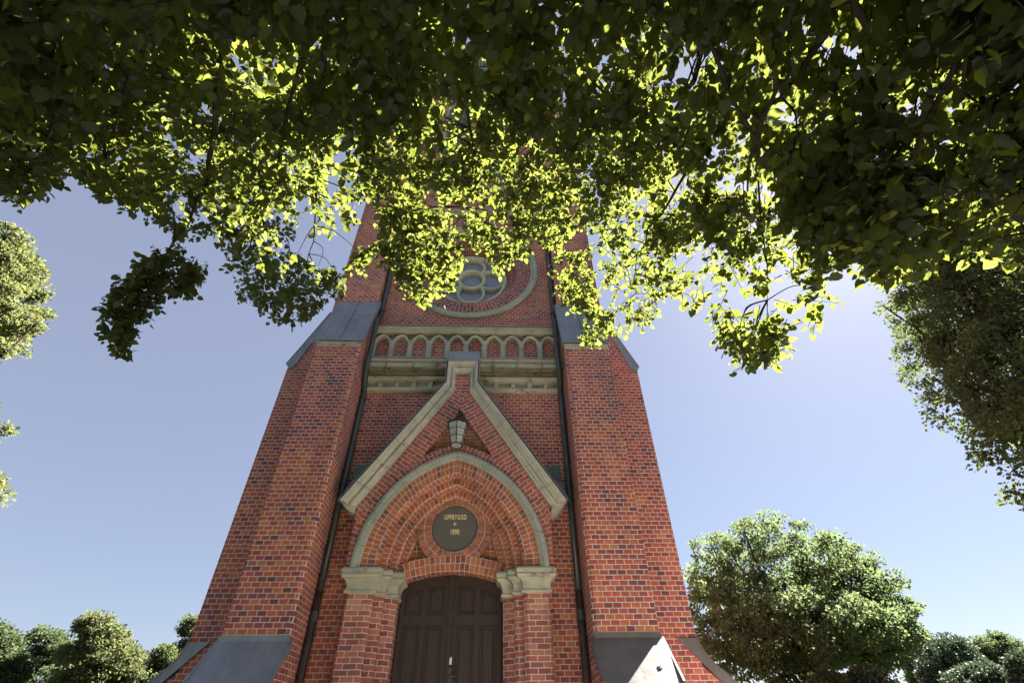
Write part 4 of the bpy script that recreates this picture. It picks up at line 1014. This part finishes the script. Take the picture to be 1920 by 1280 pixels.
def crown_tree(name, label, base, lobes, nclump, per, clump_r, leaf, mat, group=None, trunk_r=.3, fork=None, limbs=10, up=.5, cat='tree', droop=0.0):
    base = np.array([base[0], base[1], GZ]); root = empty(name, tuple(base)); tag(root, label, cat, group)
    w = np.array([l[3] * l[4] * l[5] for l in lobes], float) ** (2 / 3); w /= w.sum(); pos, axs, nrm, siz, cl = [], [], [], [], []
    for i in range(nclump):
        L = lobes[rng.choice(len(lobes), p=w)]; v = unit(rng.normal(size=3)); r = rng.uniform(.35, 1.0) ** .55 * rng.uniform(.9, 1.06)
        c = np.array(L[:3]) + v * np.array(L[3:6]) * r; cl.append((c, r))
        k = int(per * rng.uniform(.6, 1.4)); cr = clump_r * rng.uniform(.6, 1.3)
        g = rng.normal(size=(k, 3)); g = unit(g) * (rng.random((k, 1)) ** .45) * cr; g[:, 2] *= .62
        if droop: g[:, 2] -= droop * (g[:, 0] ** 2 + g[:, 1] ** 2) / cr
        pos.append(c + g); outw = unit(g + v * cr * .6 + np.array([0, 0, -.1]))
        axs.append(unit(outw + rng.normal(0, .5, (k, 3)))); nrm.append(np.array([0, 0, up]) + outw * .5 + rng.normal(0, .5, (k, 3))); siz.append(leaf * rng.uniform(.65, 1.3, k))
    cz = min(l[2] - l[5] for l in lobes); ctr = np.mean([l[:3] for l in lobes], 0)
    fk = np.array([ctr[0] * .3 + base[0] * .7, ctr[1] * .3 + base[1] * .7, fork if fork else max(GZ + 1.2, cz + .4)])
    tops = fk + (ctr - fk) * 1.1
    paths = [(bez(base, base + (fk - base) * [.1, .1, .4], fk - [0, 0, .5], tops, 12), np.linspace(trunk_r, trunk_r * .25, 12))]
    far = sorted(cl, key=lambda q: -q[1])[:max(limbs * 4, 1)]
    for i in rng.choice(len(far), min(limbs, len(far)), replace=False):
        c = far[i][0]; s = fk + (tops - fk) * rng.uniform(0, .5); m1 = s + (c - s) * .4 + np.array([0, 0, .25 * np.linalg.norm(c - s) * .5])
        p = bez(s, m1, s + (c - s) * .75, c, 10); p[1:-1] += rng.normal(0, .06, (8, 3)); paths.append((p, np.linspace(trunk_r * .38, trunk_r * .05, 10)))
        for _ in range(3):
            q = cl[rng.integers(len(cl))][0]; a = p[rng.integers(3, 8)]
            if np.linalg.norm(q - a) < np.linalg.norm(c - s) * .7: paths.append((bez(a, a + (q - a) * .4 + [0, 0, .2], a + (q - a) * .8, q, 7), np.linspace(trunk_r * .14, trunk_r * .03, 7)))
    tube_object('trunk', paths, BARK, root, base, 7)
    leaves_object('crown', np.concatenate(pos), np.concatenate(axs), np.concatenate(nrm), np.concatenate(siz), mat, root, base, SMALL_V, SMALL_F)
    return root
def lobe(x, y, Y, wpx, hpx, ry=None):
    """ellipsoid lobe of a distant crown: centre seen at (x,y) at distance Y"""
    c = at_depth(x, y, Y); z = (Vector(c) - CAM_POS).dot(fwd); k = z / F_PX
    el = math.atan2(c[2] - 1.6, Y); vert = hpx * k * math.cos(math.atan((640 - y) / F_PX)) / max(math.cos(el), .3)
    return (c[0], c[1], c[2], wpx * k, ry or wpx * k * .9, vert * .95)

def trees():
    Y = 26
    lb = [lobe(1455, 1096, Y, 168, 140), lobe(1575, 1140, Y + 1, 130, 112), lobe(1385, 1175, Y - 1, 110, 112), lobe(1610, 1185, Y - 1, 108, 85), lobe(1490, 1180, Y - 2, 185, 72), lobe(1590, 1075, Y, 38, 52)]
    c = at_depth(1490, 1300, Y)
    crown_tree('maple_tree', 'broad round-headed green tree just right of the tower with dark limbs showing inside', (c[0], c[1]), lb, 1150, 90, .46, .14, LEAF_MAPLE, trunk_r=.40, fork=3.0, limbs=16)
    Y = 12.5
    lb = [lobe(2010, 550, Y, 315, 240), lobe(1960, 690, Y - .5, 195, 150), lobe(2030, 825, Y - 1, 172, 150), lobe(1800, 580, Y, 100, 80), lobe(1830, 480, Y, 110, 80)]
    c = at_depth(2250, 1100, Y)
    crown_tree('hanging_linden', 'olive linden crown sloping down along the right edge above the round tree', (c[0], c[1]), lb, 1250, 110, .48, .13, LEAF_LINDEN2, trunk_r=.4, fork=5.0, limbs=18, droop=.5)
    Y = 15
    lb = [lobe(-103, 585, Y, 128, 172), lobe(-220, 790, Y, 165, 110), lobe(-112, 912, Y - .3, 98, 42)]
    c = at_depth(-480, 1100, Y)
    crown_tree('sunlit_tree', 'yellowish sunlit tree at the left edge beneath the overhanging boughs', (c[0], c[1]), lb, 800, 130, .42, .13, LEAF_SUNNY, trunk_r=.35, fork=5.0, limbs=10)
    G1 = 'trees behind the churchyard, left of the tower'
    for (nm, lab, x, top, wpx, Y, mat, n) in [
        ('dark_tree', 'dark green tree cut by the left edge at the foot of the view', -5, 1160, 45, 27, LEAF_DARK, 120),
        ('round_tree', 'dark rounded tree with a broad top between the left edge and the pale tree', 100, 1172, 85, 32, LEAF_DARK, 210),
        ('ash_tree', 'tall pale-leaved tree with an open ragged top left of the tower', 190, 1142, 66, 28, LEAF_LIGHT, 190),
        ('low_tree', 'low dark-topped tree between the tall pale tree and the tower', 265, 1212, 55, 36, LEAF_DARK, 120),
        ('bushy_tree', 'low olive bushy tree close to the left buttress, in front of the slender one', 315, 1205, 48, 30, LEAF_LINDEN2, 120),
        ('slender_tree', 'slender pale tree half hidden behind the left buttress', 362, 1146, 34, 33, LEAF_LIGHT, 110)]:
        cy = (top + 1330) / 2; lb = [lobe(x, cy + 25, Y, wpx, (1330 - top) / 2 - 28), lobe(x - wpx * .2, top + 30, Y, wpx * .38, 22), lobe(x + wpx * .28, top + 52, Y, wpx * .36, 24), lobe(x - wpx * .55, top + 75, Y, wpx * .4, 24), lobe(x + wpx * .62, top + 95, Y, wpx * .36, 22)]
        c = at_depth(x, 1330, Y); crown_tree(nm, lab, (c[0], c[1]), lb, int(n * 1.7), 105, .46, .125, mat, trunk_r=.25, fork=3.0, limbs=8)
    for (nm, lab, x, top, wpx, Y, mat, n) in [
        ('cypress_tree', 'blue-green conifer with layered sprays right of the round-headed tree', 1795, 1186, 62, 30, LEAF_FIR, 240),
        ('yew_tree', 'smaller dark conifer with drooping sprays between the round tree and the right corner', 1845, 1240, 60, 26, LEAF_FIR, 170),
        ('oak_tree', 'dark domed tree in the lower right corner', 1885, 1180, 42, 34, LEAF_DARK, 140),
        ('corner_conifer', 'narrow dark conifer cut by the right edge at the bottom', 1935, 1215, 30, 24, LEAF_FIR, 100),
        ('hedge_shrub', 'rounded blue-green shrub below the round-headed tree', 1635, 1252, 48, 22, LEAF_FIR, 110),
        ('low_shrub', 'small rounded shrub left of the blue-green shrub', 1560, 1262, 34, 22, LEAF_DARK, 70),
        ('distant_tree', 'small tree glimpsed between the round-headed tree and the conifers', 1738, 1172, 40, 38, LEAF_MAPLE, 110)]:
        lb = [lobe(x, (top + 1340) / 2, Y, wpx, (1340 - top) / 2 - 4), lobe(x, top + 40, Y, wpx * .6, 38)]
        c = at_depth(x, 1335, Y); crown_tree(nm, lab, (c[0], c[1]), lb, int(n * 1.5), 110, .42, .11 if mat is LEAF_FIR else .13, mat, trunk_r=.22, fork=1.4, limbs=5, droop=.4 if mat is LEAF_FIR else 0, cat='shrub' if 'shrub' in nm else 'tree')
trees()
